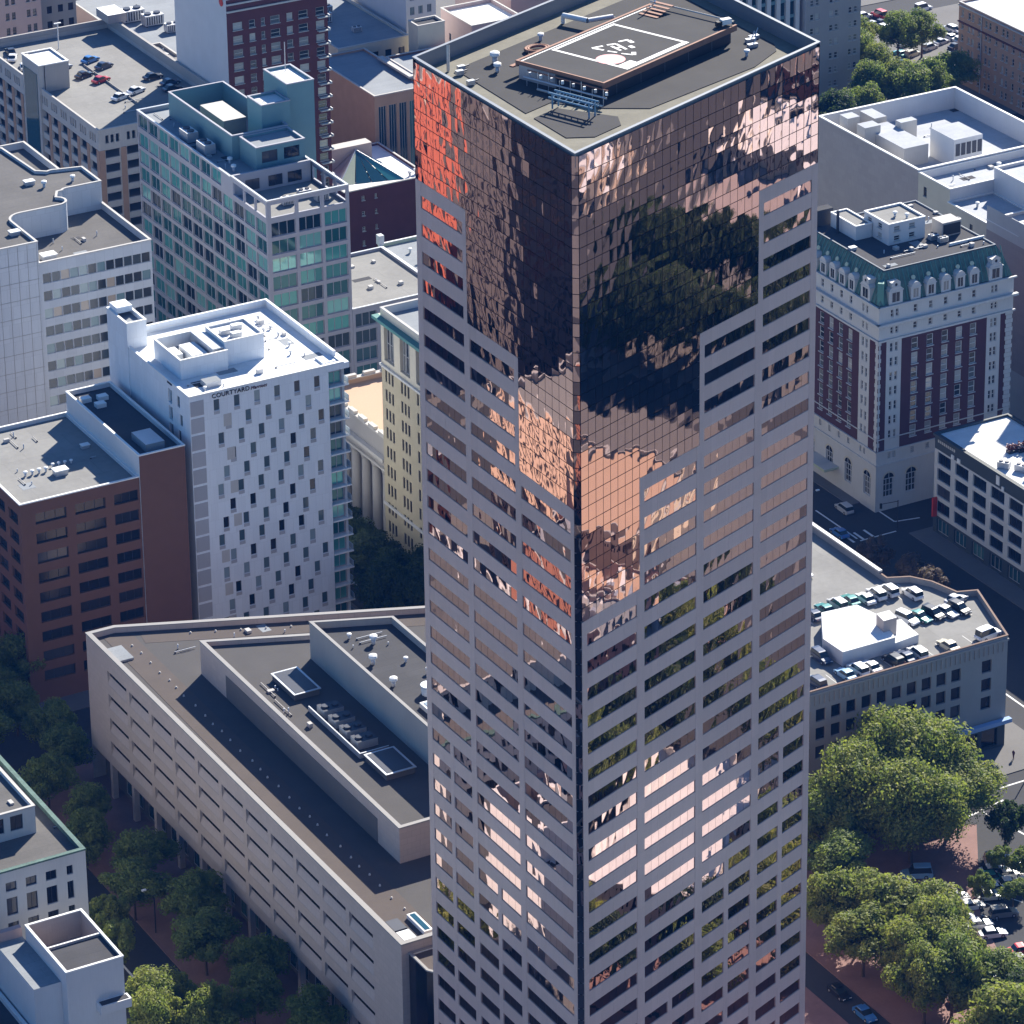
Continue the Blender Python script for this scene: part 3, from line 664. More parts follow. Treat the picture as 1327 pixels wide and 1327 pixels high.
# ================================================================ buildings
def bank():
    T = thing('bank_building', 'long low pinkish stone bank hall with sloping-sill openings and a dark roof beside the tower', 'building', (229.5, 450.7, 0))
    poly = [(229.5, 450.7), (283, 450.7), (283, 541), (234.5, 561.3), (229.5, 561.3)]
    F = faces(poly); mb = MB(); z = 27.0; zo = 6.6
    for i in (0, 1, 2, 3): wall(T, mb, F[i], 0, F[i].L, zo if i in (0,) else 0, z, 'bank_stone')
    f = F[4]; bays = [(8.2 + i * 8.6, 8.2 + i * 8.6 + 7.5) for i in range(11)]
    rows = [(z - 3.0 - 2.5 - i * 4.35, z - 3.0 - i * 4.35, bays) for i in range(4)]
    wall(T, mb, f, 0, f.L, zo, z, 'bank_stone', rows=rows, depth=.50, kind=None)
    mb.face([f.P(0, zo), f.P(f.L, zo), f.P(f.L, zo, 6), f.P(0, zo, 6)], 'bank_stone')
    mb.obj('wall', T)
    # each opening: sloping stone sill and a dark slit window above
    w = 7.5
    lb = MB(); lb.box(240.44, 240.49, 479, 531, z - .85, 30.2, 'bank_dark'); lb.obj('setback_shade_band', T)  # thin dark panel painting in the shade of the setback under the overhang
    b = MB(); b.face([(-w / 2, 0, 0), (w / 2, 0, 0), (w / 2, .44, 1.35), (-w / 2, .44, 1.35)], 'bank_stone'); sill = b.mesh('sloping_sill')
    b = MB(); b.face([(-w / 2, 0, 0), (w / 2, 0, 0), (w / 2, 0, 1.16), (-w / 2, 0, 1.16)], G['black']); b.box(-.04, .04, -.04, 0, 0, 1.16, 'dark_metal'); slit = b.mesh('slit_window')
    for z0, z1, cols in rows:
        for a, c in cols:
            link('sloping_sill', sill, T, f.P((a + c) / 2, z0, .03), f.th); link('slit_window', slit, T, f.P((a + c) / 2, z1 - 1.16, .46), f.th)
    # street level: columns and recessed glass
    for i in range(12):
        u = 7.65 + i * 8.6; b = MB(); x, y, _ = f.P(u, 0, .5); b.box(x - .45, x + .45, y - .45, y + .45, .13, zo - .003, 'bank_stone'); b.obj('column', T)
    for i in range(11):
        u = 8.6 + i * 8.6; link('window', winmesh(6.4, 4.6, 'storefront'), T, f.P(u + 3.4, 1.0, 2.2), f.th)
    b = MB(); b.face([f.P(0, 0, 2.3), f.P(f.L, 0, 2.3), f.P(f.L, zo, 2.3), f.P(0, zo, 2.3)], 'bank_dark')
    b.box(229.6, 283, 450.8, 451.2, 0, zo, 'bank_dark'); b.obj('ground_floor_wall', T)
    roof(T, poly, z, drop=.9, t=.7, wallm='bank_stone', cope='bank_cope', top='bank_gravel', cth=.15)
    b = MB(); b.prism([(230.6, 459), (236.4, 453), (236.6, 558), (232, 560)], z - .895, z - .86, 'bank_pebble'); b.obj('paver_strip', T)
    b = MB(); 
    v0, v1 = Vector((283, 541)), Vector((234.5, 561.3)); d = (v1 - v0).normalized(); n = Vector((-d.y, d.x)) * -1
    n = Vector((d.y, -d.x)) if Vector((d.y, -d.x)).y < 0 else Vector((-d.y, d.x))
    b.prism([tuple(v0 + n * 5), tuple(v0 + n * .9), tuple(v1 + n * .9 + d * -4), tuple(v1 + n * 5 - d * 5)], z - .89, z - .87, 'bank_pebble'); b.obj('paver_strip', T)
    # stepped roof storeys
    p2 = [(240.5, 472), (270, 472), (270, 528.2), (240.5, 540.5)]
    m2 = MB(); [wall(T, m2, g, 0, g.L, z - .9, 32, 'bank_stone') for g in faces(p2)]; m2.obj('upper_wall', T)
    roof(T, p2, 32, drop=.7, t=.55, wallm='bank_stone', cope='bank_cope', top='bank_gravel', name='upper_roof')
    p3 = [(253.7, 478), (266, 478), (266, 522.3), (253.7, 527.4)]
    m3 = MB(); [wall(T, m3, g, 0, g.L, 31.3, 37.8, 'concrete') for g in faces(p3)]; m3.obj('penthouse_wall', T)
    roof(T, p3, 37.8, drop=1.1, t=.4, wallm='concrete', cope='bank_cope', top='dark_roof', name='penthouse_roof')
    # low skylight boxes / wells on the shaded ledge
    for (x0, y0, x1, y1) in [(245.3, 516, 249.6, 524), (246.0, 486.5, 250.8, 493.5)]:
        b = MB(); b.box(x0, x1, y0, y1, 31.31, 32.3, 'bank_dark'); b.box(x0 - .2, x1 + .2, y0 - .2, y1 + .2, 32.3, 32.42, 'galvanised'); b.box(x0 + .2, x1 - .2, y0 + .2, y1 - .2, 32.424, 32.47, 'dark_metal'); b.obj('hatch_box', T)
    b = MB(); b.box(245.6, 245.8, 494.5, 512, 31.31, 32.2, 'galvanised'); b.box(245.81, 250.6, 494.5, 494.7, 31.31, 32.2, 'galvanised'); b.obj('screen_rail', T)
    for i in range(4):
        b = MB(); y = 497 + i * 3.8; b.box(246.6, 250, y, y + 2.6, 31.31, 32.6, 'galvanised', top='dark_metal'); b.cyl(247.4, y + 1.3, 32.6, 32.9, .6, 'dark_metal'); b.cyl(249.1, y + 1.3, 32.6, 32.9, .6, 'dark_metal'); b.obj('cooling_unit', T)
    b = MB(); b.box(256.5, 261.6, 489, 495.5, 36.71, 37.5, 'white_paint'); b.obj('skylight', T)
    for k in (0, 1): 
        b = MB(); b.box(256.9 + k * 2.3, 258.9 + k * 2.3, 489.5, 495, 37.504, 37.58, G['sky']); b.obj('skylight_pane', T)
    # small silver domes along the parapet strip
    dome = MB(); dome.cyl(0, 0, 0, .28, .2, 'concrete_light', n=6, r2=.12); dm_ = dome.mesh('roof_drain_cap')
    for i in range(30): link('roof_drain_cap', dm_, T, (235.0 + .15 * math.sin(i * 2.1), 457.5 + i * 3.35 + .5 * math.sin(i * 5.), z - .86))
    for i in range(9): link('roof_drain_cap', dm_, T, (245 + i * 3.8, 554.2 - i * 1.6, z - .86))
    # white frames near the front end
    b = MB(); b.box(234.2, 235.6, 452.6, 458.0, z - .85, z - .2, 'white_paint'); b.box(234.5, 235.3, 452.9, 457.7, z - .196, z - .15, G['teal_low']); b.obj('skylight', T)
    b = MB(); b.box(230.9, 232.9, 451.8, 455.0, z - .85, z - .6, 'galvanised'); b.box(230.9, 232.9, 455.4, 458.4, z - .85, z - .6, 'dark_metal'); b.obj('hatch_box', T)
    b = MB(); b.box(230.6, 233.2, 550.5, 555.5, z - .85, z - .5, 'galvanised', top='bluegrey_roof'); b.obj('hatch_box', T)
    for (x, y, s) in [(257.5, 521, .9), (260, 517.5, 1.5), (256.8, 511.5, 1.6), (261.5, 509.5, .9), (256.2, 503.5, 1.5), (262.8, 504.5, 1.0), (264.3, 499, .8)]:
        o = roofthing(VENT, x, y, 36.7, '', 'vent', 'vents on the bank penthouse', s=s); VB.append(o)
    for o, l in zip(VB, ['small vent at the far back of the dark bank penthouse', 'tall white-capped vent, second from the back on the bank penthouse', 'white-capped vent near the left parapet of the bank penthouse', 'small vent in the middle of the bank penthouse roof', 'white-capped vent nearest the skylight on the bank penthouse', 'vent close to the right parapet of the bank penthouse', 'smallest vent by the tower edge on the bank penthouse']): o['label'] = l
    b = MB(); b.cyl(259.8, 498.6, 36.72, 38.0, 1.2, 'white_paint', n=14); b.cyl(259.8, 498.6, 38.0, 38.3, 1.35, 'galvanised', n=14); tag(b.obj('exhaust_fan'), 'round white drum fan behind the framed skylight on the bank penthouse', 'fan')
    # glazed link to the tower
    L = thing('glazed_link', 'dark glass link with a small brown roof between the bank hall and the tower foot', 'building', (229.6, 441.5, 0))
    lp = [(231.0, 444.6), (232.6, 442.0), (240, 442.0), (240, 450.55), (230.6, 450.55), (230.6, 445.2)]
    b = MB()
    for g in faces(lp): b.face([g.P(0, 0), g.P(g.L, 0), g.P(g.L, 25.4), g.P(0, 25.4)], G['black'])
    b.obj('glass_wall', L); roof(L, lp, 25.5, drop=.3, t=.3, wallm='white_paint', cope='bank_cope', top='bank_pebble')
VB = []
bank()

def hotel():
    T = thing('white_hotel', 'bright white hotel slab with scattered narrow windows and dark roof sign', 'hotel', (263, 591, 0))
    x0, y0, x1, y1, z = 263, 591, 292.6, 621.5, 50.0
    F = faces(rect(x0, y0, x1, y1)); mb = MB(); f = F[0]; n = 15; P = 3.22; zt = z - 1.5
    pat = [1.6, 4.5, 2.5, 5.5, 3.6, 1.9, 4.9, 2.9]
    mb2 = MB()
    wall(T, mb, f, 0, 3.0, 0, z, 'hotel_white')
    rows = []
    for k in range(n):
        off = 3.4 + pat[k % 8] * .72; c = [(off + i * 3.85, off + i * 3.85 + 1.1) for i in range(6) if off + i * 3.85 + 1.1 < 25.6]
        rows.append((zt - k * P - 2.1, zt - k * P, c))
    wall(T, mb, f, 3.0, 26.0, 0, z, 'hotel_white', rows=rows, depth=.18, kind='hotel')
    sp = MB(); sp.box(-.56, .56, -.02, .05, 0, .62, 'hotel_panel'); sp = sp.mesh('under_window_panel')
    for z0, z1, cc in rows:
        for a, c in cc: link('under_window_panel', sp, T, f.P((a + c) / 2, z0 - .68, 0), f.th)
    yp = MB(); yp.box(-.6, .6, -.03, .02, 0, 2.6, 'pale_green'); 
    # blank tinted panels between windows
    for k in range(1, n, 2):
        b = MB(); u = 4.6 + (k * 1.7) % 3; x, y, _ = f.P(u, 0); b.box(x, x + 1.5, y - .025, y + .02, zt - k * P - 2.2, zt - k * P + .1, 'concrete_light'); b.obj('blank_panel', T)
    # grey stacked panels at the left end
    gp = MB(); gp.box(-1.25, 1.25, -.06, .02, 0, 2.75, 'hotel_panel'); gp = gp.mesh('grey_panel')
    for k in range(n): link('grey_panel', gp, T, f.P(1.4, z - 1.0 - 2.75 - k * P, 0), f.th)
    # recessed glazed corner with balconies at the right end
    wall(T, mb, f, 26.0, 26.6, 0, z, 'hotel_white')
    mb.face([(x0 + 26.6, y0, 0), (x0 + 26.6, y0 + 1.2, 0), (x0 + 26.6, y0 + 1.2, z), (x0 + 26.6, y0, z)], 'hotel_white')
    mb.face([(x0 + 26.6, y0 + 1.2, 0), (x1, y0 + 1.2, 0), (x1, y0 + 1.2, z), (x0 + 26.6, y0 + 1.2, z)], 'hotel_panel')
    for k in range(n):
        zz = z - 1.6 - k * P
        b = MB(); b.box(x0 + 26.7, x1 + .9, y0 - .1, y0 + 4, zz - 2.95, zz - 2.7, 'white_paint'); b.obj('balcony', T)
        link('corner_window', winmesh(2.6, 2.4, 'teal'), T, (x0 + 28.1, y0 + 1.0, zz - 2.6), 0)
        b = MB(); b.box(x1 + .75, x1 + .82, y0 - .05, y0 + 3.6, zz - 2.7, zz - 1.6, G['sky']); b.obj('balcony_glass', T)
    b = MB(); b.box(x0 + 26.3, x1 + 1.0, y0 - .15, y0 + 4.5, z - 1.2, z - .1, 'hotel_white'); b.obj('balcony_canopy', T)
    wall(T, mb, F[1], 0, F[1].L, 0, z, 'hotel_white', rows=floors(zt, n, P, 2.1, grid(5, 7, 3.6, 1.1)), kind='fill', depth=.18)
    wall(T, mb, F[2], 0, F[2].L, 0, z, 'hotel_white')
    # left side: narrow windows near the corner, a glazed slot
    g = F[3]
    wall(T, mb, g, 0, 21.5, 0, z, 'hotel_white')
    wall(T, mb, g, 21.5, 23.5, 0, z - .6, 'hotel_white', rows=[(zz - 2.6, zz, [(21.75, 23.25)]) for zz in [z - 1.5 - k * P for k in range(14)]], depth=.5, kind='teal')
    wall(T, mb, g, 23.5, g.L, 0, z, 'hotel_white', rows=[(zt - k * P - 2.1, zt - k * P, [(25.4 + .9 * (k % 2), 26.5 + .9 * (k % 2))]) for k in range(n)], depth=.18, kind='hotel')
    mb.obj('wall', T)
    roof(T, rect(x0, y0, x1, y1), z, drop=.45, t=.45, wallm='hotel_white', cope='white_paint', top='white_roof')
    # raised back parapets
    b = MB(); b.box(x0 + 3, x1, y1 - .5, y1, z + .13, z + 1.0, 'hotel_white', top='white_paint'); b.box(x1 - .5, x1, y0 + 3, y1 - .51, z + .13, z + 1.0, 'hotel_white', top='white_paint'); b.obj('parapet', T)
    # stair tower
    s = [(262.8, 616), (266.6, 616), (266.6, 624.6), (262.8, 624.6)]
    b = MB(); [wall(T, b, q, 0, q.L, 0, 54.5, 'hotel_white') for q in faces(s)]; b.obj('stair_tower_wall', T); roof(T, s, 54.5, drop=.8, t=.3, wallm='hotel_white', cope='white_paint', top='bluegrey_roof', name='stair_tower_roof')
    b = MB(); b.box(263.2, 266.2, 621, 624.2, 54.5, 55.6, 'hotel_white'); b.obj('lift_box', T)
    # roof screens and penthouse
    def screen(x0, y0, x1, y1, zz, nm, top='bluegrey_roof', drop=2.2):
        p = rect(x0, y0, x1, y1); b = MB(); [wall(T, b, q, 0, q.L, z - .44, zz, 'hotel_white') for q in faces(p)]; b.obj(nm, T); roof(T, p, zz, drop=drop, t=.25, wallm='hotel_white', cope='white_paint', top=top, name=nm + '_roof')
    screen(265.3, 599.2, 274.3, 610.2, 53.2, 'plant_screen'); screen(274.4, 600.6, 282.0, 608.4, 54.2, 'penthouse', 'white_roof', .3)
    b = MB(); b.box(268.6, 271.5, 601.4, 607, 51.0, 52.6, 'white_paint'); b.box(271.9, 273.9, 600, 609.4, 51.0, 53.6, 'galvanised'); b.box(266.2, 268.0, 604, 607.5, 51.0, 52.2, 'white_paint'); b.obj('plant_equipment', T)
    for (x, y) in ((276.3, 604.5), (279, 605.5), (277.5, 602.4)): 
        b = MB(); b.box(x - .9, x + .9, y - .6, y + .6, 53.91, 54.8, 'galvanised', top='white_paint'); b.obj('plant_equipment', T)
    for i, (x, y, lb) in enumerate([(267.0, 593.2, 'white pipe stub at the front left corner of the white hotel roof'), (270.4, 594.4, 'white pipe stub beside the duct on the white hotel roof'), (286.5, 599.5, 'roof stub nearest the front right of the hotel penthouse'), (288, 603, 'roof stub right of the hotel penthouse'), (288.3, 608, 'roof stub in the row near the hotel right parapet'), (286.9, 611, 'leftmost stub of the row at the back of the hotel roof'), (288.4, 611.4, 'middle stub of the row at the back of the hotel roof'), (288.5, 616.5, 'roof stub nearest the back right corner of the hotel')]):
        roofthing(VENT, x, y, z - .45, lb, 'vent', 'vents on the hotel roof', s=.75)
    b = MB(); b.box(267.5, 270.5, 593.8, 596, z - .44, z + .5, 'galvanised', top='bluegrey_roof'); tag(b.obj('air_duct'), 'grey air handling box near the front left of the white hotel roof', 'air handler')
    # sign
    for txt, u0, size, font in (('COURTYARD', 4.2, 1.15, 0), ('Marriott', 11.6, .85, 1)):
        cu = bpy.data.curves.new('sign', 'FONT'); cu.body = txt; cu.size = size; cu.extrude = .06; cu.space_character = 1.05
        if font: cu.shear = .25
        o = bpy.data.objects.new('sign', cu); me = bpy.data.meshes.new_from_object(o); me.materials.append(M['black_paint' if not font else 'brick_dark'])
        s = link('sign_lettering', me, T, (x0 + u0, y0 - .08, z - 1.15), 0); s.rotation_euler = (rad(90), 0, 0); s.scale = (1.0, 1.0, 1)
hotel()

def brickhall():
    T = thing('brown_brick_building', 'brown brick office block with ribbon windows and grey roof left of the white hotel', 'building', (230.6, 590, 0))
    x0, y0, x1, y1, z = 230.6, 590, 252.6, 621, 38.0; F = faces(rect(x0, y0, x1, y1)); mb = MB()
    c = [(2.7, 8.4), (10.0, 15.6), (17.2, 21.6 + .2)]
    wall(T, mb, F[0], 0, 22.0, 0, z, 'brick_brown', rows=floors(z - 2.3, 9, 3.72, 2.0, c[:2] + [(17.2, 21.7)]), depth=.45, kind='strip')
    wall(T, mb, F[3], 0, 31, 0, z, 'brick_brown', rows=floors(z - 2.3, 9, 3.72, 2.0, grid(3.0, 5, 5.7, 4.0)), depth=.45, kind='strip')
    wall(T, mb, F[2], 0, 22, 0, z, 'brick_brown'); wall(T, mb, F[1], 0, F[1].L, 0, z, 'brick_brown'); mb.obj('wall', T)
    roof(T, rect(x0, y0, x1, y1), z, drop=.7, t=.3, wallm='white_wall', cope='white_paint', top='deck_roof')
    p = rect(252.63, 589.7, 261.2, 620.8); b = MB(); [wall(T, b, q, 0, q.L, 0, 42, 'brick_brown' if i in (0, 1) else 'white_wall') for i, q in enumerate(faces(p))]; b.obj('core_wall', T)
    roof(T, p, 42, drop=.8, t=.3, wallm='white_wall', cope='white_paint', top='dark_roof', name='core_roof')
    b = MB(); b.box(255, 258.5, 592, 598, 41.21, 42.6, 'bluegrey_roof', top='galvanised'); b.obj('plant_box', T)
    for i, (x, y) in enumerate([(254.6, 616.8), (257.6, 616.2), (256.0, 613.5)]): 
        b = MB(); b.box(x - .9, x + .9, y - .7, y + .7, 41.21, 42.0, 'white_paint'); b.obj('plant_box', T)
    for i in range(4):
        for j, (bx, by) in enumerate(((236.5, 601.5), (242.0, 602.5))):
            sc = .9 if j == 0 else .7
            roofthing(VENT, bx + i * 1.25 * (1 if j == 0 else .9), by - i * .05, z - .7, ['far left', 'second', 'third', 'far right'][i] + (' vent of the sunlit row on the brown brick roof' if j == 0 else ' vent of the shaded row on the brown brick roof'), 'vent', 'vent rows on the brown brick roof', s=sc)
    roofthing(HATCH, 242.0, 599.2, z - .7, 'white box between the two vent rows on the brown brick roof', 'roof hatch', None, s=1.6)
    roofthing(HATCH, 250.0, 607, z - .7, 'grey hatch in the shade under the taller brick core', 'roof hatch', None)
brickhall()

def curved():
    T = thing('curved_roof_office', 'pale panelled office block with wavy upper roof edge and ribbon windows at the left', 'building', (264.8, 660, 0))
    poly = rect(264.8, 660.2, 287.5, 721); F = faces(poly); mb = MB(); z = 50; n = 12; P = 3.55
    wall(T, mb, F[0], 0, F[0].L, 0, z, 'curved_panel', rows=floors(z - 2.3, n, P, 2.0, [(.6 + i * 1.82, .6 + i * 1.82 + 1.74) for i in range(12)]), depth=.2, kind='office')
    for i in (1, 2): wall(T, mb, F[i], 0, F[i].L, 0, z, 'curved_panel')
    mb.obj('wall', T); roof(T, poly, z, drop=1.3, t=.35, wallm='curved_panel', cope='concrete_light', top='grey_roof')
    # taller volume, wavy plan
    def arc(cx, cy, r, a0, a1, n=6): return [(cx + r * math.cos(rad(a0 + (a1 - a0) * i / n)), cy + r * math.sin(rad(a0 + (a1 - a0) * i / n))) for i in range(n + 1)]
    up_ = [(240, 660), (264.7, 660)] + arc(267.6, 672, 3.0, 180, 90, 5) + arc(273, 675.8, 2.6, -130, -60, 3)[:0] + [(275.8, 675.0)] + arc(275.6, 677.2, 2.2, -70, 60, 5) + [(278.0, 681.6)] + arc(280.2, 681.0, 1.4, 180, 90, 3)[1:] + [(287.4, 682.4), (287.4, 691.5), (283.6, 692.4)] + arc(281.5, 690.9, 2.0, 60, 120, 3) + [(278.8, 694), (278, 709), (240, 709)]
    b = MB(); zt = 54.4
    for i, q in enumerate(faces(up_)): b.face([q.P(0, 0), q.P(q.L, 0), q.P(q.L, zt), q.P(0, zt)], 'curved_panel', False)
    b.obj('upper_wall', T); roof(T, up_, zt, drop=.5, t=.3, wallm='curved_panel', cope='concrete_light', top='grey_roof', name='upper_roof')
    # panel joints on the blank front
    for k in range(14):
        j = MB(); zz = zt - 3.8 - k * 3.55; j.box(246, 264.6, 659.93, 659.98, zz, zz + .07, 'concrete'); j.obj('panel_joint', T)
    for k in range(8):
        j = MB(); j.box(264.4 - k * 1.9, 264.45 - k * 1.9, 659.93, 659.98, 0, zt - .2, 'concrete'); j.obj('panel_joint', T)
    for (x, y, s, l) in [(283.2, 686.4, 1.2, 'white capped vent near the right tip of the wavy roof'), (277.2, 686.2, 1.3, 'white dome vent in the middle of the wavy roof')]:
        roofthing(VENT, x, y, 53.9, l, 'vent', 'vents on the wavy roof', s=s)
    for (x, y, l) in [(275.3, 689, 'square dark-framed hatch in the middle of the wavy roof'), (268.5, 693.5, 'square hatch at the left edge of the picture on the wavy roof'), (262.8, 666.5, 'low hatch by the front left edge of the wavy roof')]:
        roofthing(HATCH, x, y, 53.9, l, 'roof hatch', 'hatches on the wavy roof', s=1.3)
    roofthing(HATCH, 268.3, 664.0, 48.7, 'grey box on the lower roof against the curved wall', 'roof hatch', None, s=1.8)
curved()

def teal():
    T = thing('teal_glass_building', 'teal glass office block gridded with grey frames and an open corner terrace on top', 'building', (314.3, 666, 0))
    x0, y0, x1, y1, z = 314.3, 666, 332, 726, 50; F = faces(rect(x0, y0, x1, y1)); mb = MB(); n = 13; P = 3.72
    wall(T, mb, F[0], 0, F[0].L, 0, z - 3.9, 'teal_frame', rows=floors(z - 4.5, n - 1, P, 2.9, [(.9, 6.1), (6.8, 11.6), (12.3, 17.1)]), depth=.35, kind='teal3')
    wall(T, mb, F[0], 0, F[0].L, z - 3.9, z, 'teal_frame', rows=[(z - 3.3, z - .7, [(.9, 6.1), (6.8, 11.6), (12.3, 17.1)])], depth=.4, kind=None)
    side = [(.5 + i * 4.95, .5 + i * 4.95 + 4.5) for i in range(12)]
    wall(T, mb, F[3], 0, 60, 0, z - 3.9, 'teal_frame', rows=floors(z - 4.5, n - 1, P, 2.9, side), depth=.3, kind='teal')
    wall(T, mb, F[3], 0, 43.5, z - 3.9, z, 'teal_frame', rows=[(z - 3.3, z - .5, side[:8])], depth=.3, kind='teal')
    wall(T, mb, F[3], 43.5, 60, z - 3.9, z, 'teal_frame', rows=[(z - 3.3, z - .7, side[9:])], depth=.4, kind=None)
    wall(T, mb, F[1], 0, F[1].L, 0, z, 'teal_frame', rows=[(z - 3.3, z - .7, [(.9, 5), (6, 10), (11, 15)])], depth=.4, kind=None); wall(T, mb, F[2], 0, F[2].L, 0, z, 'teal_frame')
    # inner faces of the open terrace storey
    b = MB(); b.face([(x0 + .5, y0 + .5, z - 4), (x1 - .5, y0 + .5, z - 4), (x1 - .5, y0 + 16, z - 4), (x0 + .5, y0 + 16, z - 4)], 'deck_roof'); b.obj('terrace_floor', T)
    mb.obj('wall', T)
    tm = MB()
    for (a, c, d, e) in ((x0, x1, y0, y0 + .45), (x0, x0 + .45, y0 + .46, y0 + 16), (x1 - .45, x1, y0 + .46, y0 + 16)): tm.box(a, c, d, e, z + .002, z + .3, 'galvanised')
    tm.box(x0 + .46, x1 - .46, y0 + 15.6, y0 + 16, z - 4, z + .3, 'teal_frame'); tm.obj('terrace_beam', T)
    for (a, c) in ((x0 + 3, x0 + 6), (x0 + 8, x0 + 11), (x0 + 12.4, x0 + 15)):
        w_ = link('window', winmesh(3.0, 2.2, 'bigblack'), T, ((a + c) / 2, y0 + 15.56, z - 3.4), 0)
    roof(T, rect(x0, y0 + 16.1, x1, y1), z, drop=.8, t=.35, wallm='teal_frame', cope='galvanised', top='bluegrey_roof')
    def pent(px0, py0, px1, py1, zz, nm, drop=.5, top='bluegrey_roof', rows=None, z0=49.2):
        p = rect(px0, py0, px1, py1); b = MB()
        for i, q in enumerate(faces(p)): wall(T, b, q, 0, q.L, z0, zz, 'teal_stucco', rows=(rows or []) if i == 0 else [], kind='bigblack')
        b.obj(nm, T); roof(T, p, zz, drop=drop, t=.3, wallm='teal_stucco', cope='teal_frame', top=top, name=nm + '_roof')
    pent(319.5, 691.8, 331.8, 721.5, 54.3, 'plant_enclosure', drop=4.4)
    pent(321.0, 684, 331.6, 691.6, 54, 'penthouse', rows=[(50.6, 53.0, [(1.2, 4.6), (6, 9.4)])])
    pent(333.6, 695.5, 339.6, 706, 61.3, 'lift_tower', z0=0, top='white_roof'); pent(327.2, 694, 333.5, 700.5, 58.5, 'stair_box', top='white_roof')
    b = MB(); b.tube((337.5, 704, 60.8), (337.5, 704, 67), .1, 'galvanised'); b.obj('mast', T)
    b = MB(); b.box(323, 328, 703, 714, 50, 53.2, 'deck_roof', top='concrete_light'); b.obj('plant_equipment', T)
    # low wing to the right
    p = rect(332.05, 666, 352, 692); b = MB(); Fw = faces(p)
    wall(T, b, Fw[0], 0, Fw[0].L, 0, 24, 'teal_frame', rows=floors(22.8, 6, P, 2.9, [(.6, 5.3), (6.0, 10.7), (11.4, 16)]), depth=.35, kind='teal_low')
    for i in (1, 2, 3): wall(T, b, Fw[i], 0, Fw[i].L, 0, 24, 'teal_frame')
    b.obj('wing_wall', T); roof(T, p, 24, drop=.5, t=.3, wallm='teal_frame', cope='galvanised', top='deck_roof', name='wing_roof')
    for i, (x, y, l) in enumerate([(316.9, 706.5, 'first grey chiller left of the teal plant enclosure, farthest back'), (316.9, 698.5, 'second grey chiller left of the teal plant enclosure, nearer the front')]):
        roofthing(AC, x, y, 49.2, l, 'chiller', 'chillers on the teal building', rz=rad(90), s=1.5)
    for i, (x, y, l) in enumerate([(318.3, 690.5, 'tall white pipe vent at the front corner of the teal enclosure'), (317.2, 686.5, 'short white pipe vent near the left roof edge of the teal building')]): roofthing(VENT, x, y, 49.2, l, 'vent', 'vents on the teal building', s=1.3)
    for i, (x, y, l) in enumerate([(322, 672.5, 'white cooling unit under the left of the terrace frame'), (326.5, 674.5, 'white cooling unit in the middle of the open terrace'), (328.5, 671, 'white cooling unit at the front right of the open terrace')]): roofthing(AC, x, y, 46.0, l, 'air conditioner', 'units on the open terrace', s=1.0)
teal()

